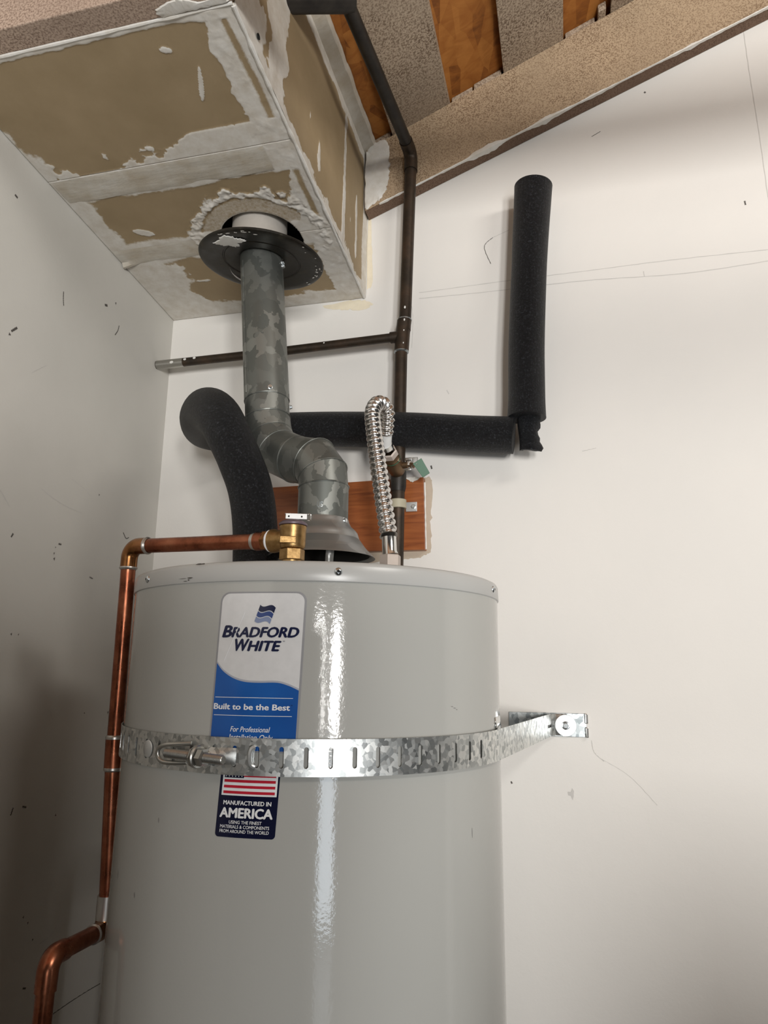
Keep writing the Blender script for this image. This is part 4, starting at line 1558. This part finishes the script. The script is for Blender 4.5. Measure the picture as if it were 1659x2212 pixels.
board = thing('backing_board', 'orange stained wooden board fixed flat to the wall behind the vent', 'board', (.486, -.011, 1.947))
mb = MB()
mb.hexa([(.217, -.0195, 1.948), (.6545, -.0195, 1.9475), (.6545, -.0006, 1.9475), (.217, -.0006, 1.948), (.217, -.0195, 2.100), (.6510, -.0195, 2.1065), (.6510, -.0006, 2.1065), (.217, -.0006, 2.100)])
mb.build('plank', M['board'], board, False, bevel=.0012)
ragged_patch('paint_drip', [(.608, 2.1068), (.640, 2.1072), (.6395, 2.1015), (.632, 2.0985), (.625, 2.0965), (.618, 2.1010)], lambda u, v, h: (u, -.0196 - h, v), M['mud'], board, .0012, .001, 31)
zz = np.linspace(1.949, 2.095, 60)
MB().tube([(.6560 + .0006 * float(vnoise(z, 0, 90, 6)) - .003 * (z - 1.95) / .15, -.0160, z) for z in zz], [.0016 + .0014 * float(vnoise(z, 2, 120, 7)) for z in zz], 6).build('paint_edge', M['fleck'], board)

clamp = thing('pipe_clamp', 'cream plastic pipe clamp screwed to the wooden board', 'clamp', (.615, -.03, 2.032))
MB().lathe([(PR + .0006, -.0095), (PR + .0040, -.0090), (PR + .0044, 0), (PR + .0040, .0090), (PR + .0006, .0095)], (.6032, py, 2.0400), (-.012, 0, 1), 32).build('ring', M['clamp'], clamp)
MB().box((.6130, -.0235, 2.0305), (.6375, -.0203, 2.0515)).build('foot', M['washer'], clamp, False, bevel=.0008)
MB().box((.5780, -.0500, 2.0310), (.5920, -.0203, 2.0500)).build('foot', M['clamp'], clamp, False, bevel=.0008)
MB().lathe([(.0048, 0), (.0048, .0035), (.0040, .0042), (0, .0042)], (.6300, -.0235, 2.0410), (0, -1, 0), 6).build('hex_screw', M['zinc'], clamp, False)

# ------------------------------------------------------------------ shut-off valve
bv = thing('shutoff_valve', 'tarnished brass shut-off valve with green lever on the dark wall pipe', 'valve', (.6045, -.085, 2.105))
v0 = V3((.6050, -.0560, 2.1060))
v1 = V3((.5985, -.1330, 2.1370))
va = (v1 - v0) / np.linalg.norm(v1 - v0)
MB().lathe([(.0125, .004), (.0165, .010), (.0185, .022), (.0185, .034), (.0170, .042), (.0160, .046), (.0172, .048), (.0172, .060), (.0150, .064)], v0, va, 32).build('body', M['old_brass'], bv)
MB().lathe([(.0176, .0500), (.0180, .0512), (.0176, .0524)], v0, va, 32).build('gasket_ring', M['green'], bv)
MB().lathe([(.0150, .063), (.0182, .065), (.0182, .077), (.0150, .079)], v0, va, 6).build('union_nut', M['nutwhite'], bv, True, 20)
sx = V3((1.0, -.12, -.02))
sx /= np.linalg.norm(sx)
sc0 = v0 + va * .028
MB().lathe([(.0070, .012), (.0070, .028), (.0045, .030), (.0045, .040), (0, .040)], sc0, sx, 20).build('stem', M['old_brass'], bv)
MB().lathe([(.0078, .034), (.0078, .041), (.0060, .043), (0, .043)], sc0, sx, 6).build('stem_nut', M['old_brass'], bv, False)
hc = sc0 + sx * .031
# handle: steel strip then green grip
MB().hexa(obox(hc + V3((0, 0, .0105)), sx, V3((0, 1, 0)), EZ, .0075, .0075, .0035)).build('handle_stop', M['chrome'], bv, False, bevel=.0012)
MB().tube(spline([hc + V3((-.008, -.008, -.0125)), hc + V3((.004, -.008, -.0120)), hc + V3((.0068, -.006, -.0070)), hc + V3((.0068, -.004, .004))], 5), .0016, 8).build('handle_clip', M['chrome'], bv)
h0 = hc + V3((-.004, -.004, .006))
h1 = h0 + V3((.0235, -.004, -.001))
h2 = h1 + V3((.0165, .010, -.0290))
def strip(a, b, w0, w1, th, name, mat, parent):
    d_ = (b - a) / np.linalg.norm(b - a)
    wv_ = np.cross(d_, [0, 1, 0])
    wv_ /= np.linalg.norm(wv_)
    n_ = np.cross(d_, wv_)
    vs = []
    for dz in (-1, 1):
        vs += [a - wv_ * w0 + n_ * th * dz, b - wv_ * w1 + n_ * th * dz, b + wv_ * w1 + n_ * th * dz, a + wv_ * w0 + n_ * th * dz]
    return MB().hexa(vs).build(name, mat, parent, False, bevel=.0006)
hd_ = strip(h0, h1, .0082, .0082, .0010, 'handle', M['chrome'], bv)
strip(h1 - V3((.001, 0, 0)), h2, .0105, .0085, .0020, 'handle_grip', M['green'], bv)

# ------------------------------------------------------------------ corrugated connector
hose = thing('water_connector', 'shiny corrugated stainless steel hose arching from tank to wall valve', 'hose', (.662, -.36, 1.857))
cx, cy = .662, -.36
MB().lathe([(.0, 0), (.0165, 0), (.0178, .0012), (.0178, .0235), (.0165, .0250), (.0, .0250)], (cx, cy, 1.8570), n=6).build('hex_nut', M['nutwhite'], hose, True, 20)
MB().lathe([(.0165, .0), (.0165, .0065)], (cx, cy, 1.8505), n=24, caps=True).build('gasket_ring', M['dark'], hose)
MB().tube([(cx, cy, 1.8815), (.6605, -.3595, 1.8880), (.6590, -.3585, 1.9120)], [.0135, .0122, .0122], 28).build('sleeve', M['chrome'], hose)
hp = [(.6585, -.3582, 1.9140), (.6500, -.3470, 1.9520), (.6411, -.335, 1.9896), (.6245, -.310, 2.0639), (.6100, -.285, 2.1290), (.6020, -.265, 2.1680), (.6035, -.2400, 2.1940), (.6110, -.2160, 2.2010), (.6130, -.1960, 2.1880), (.6075, -.1780, 2.1700), (.6045, -.1680, 2.1600)]
sp = spline(hp, 40)
SPp = np.array(sp)
cum = np.concatenate([[0], np.cumsum(np.linalg.norm(np.diff(SPp, axis=0), axis=1))])
Lh = cum[-1]
NS = int(Lh / .0010)
ss = np.linspace(0, Lh, NS)
cen = np.stack([np.interp(ss, cum, SPp[:, k]) for k in range(3)], 1)
PITCH = .0130
rad = []
for s_ in ss:
    ph = (s_ % PITCH) / PITCH
    # narrow rounded ridges with wide valleys
    c_ = abs(ph - .5) * 2
    rad.append(.0106 + .0047 * math.sqrt(max(0, 1 - ((1 - c_) / .54) ** 2)))
MB().tube(list(cen), rad, 28, caps=True, miter=False).build('corrugated_tube', M['stainless'], hose, True, 80)
ta_, tb_ = V3((.6045, -.1680, 2.1600)), V3((.5965, -.1420, 2.1405))
MB().tube([ta_ - (tb_ - ta_) * .1, tb_], .0118, 28).build('sleeve', M['white_tag'], hose, label='pale paper label on the upper end')
MB().tube([tb_ - (tb_ - ta_) * .15, v1 + va * .004], [.0135, .0140], 24).build('sleeve', M['chrome'], hose)
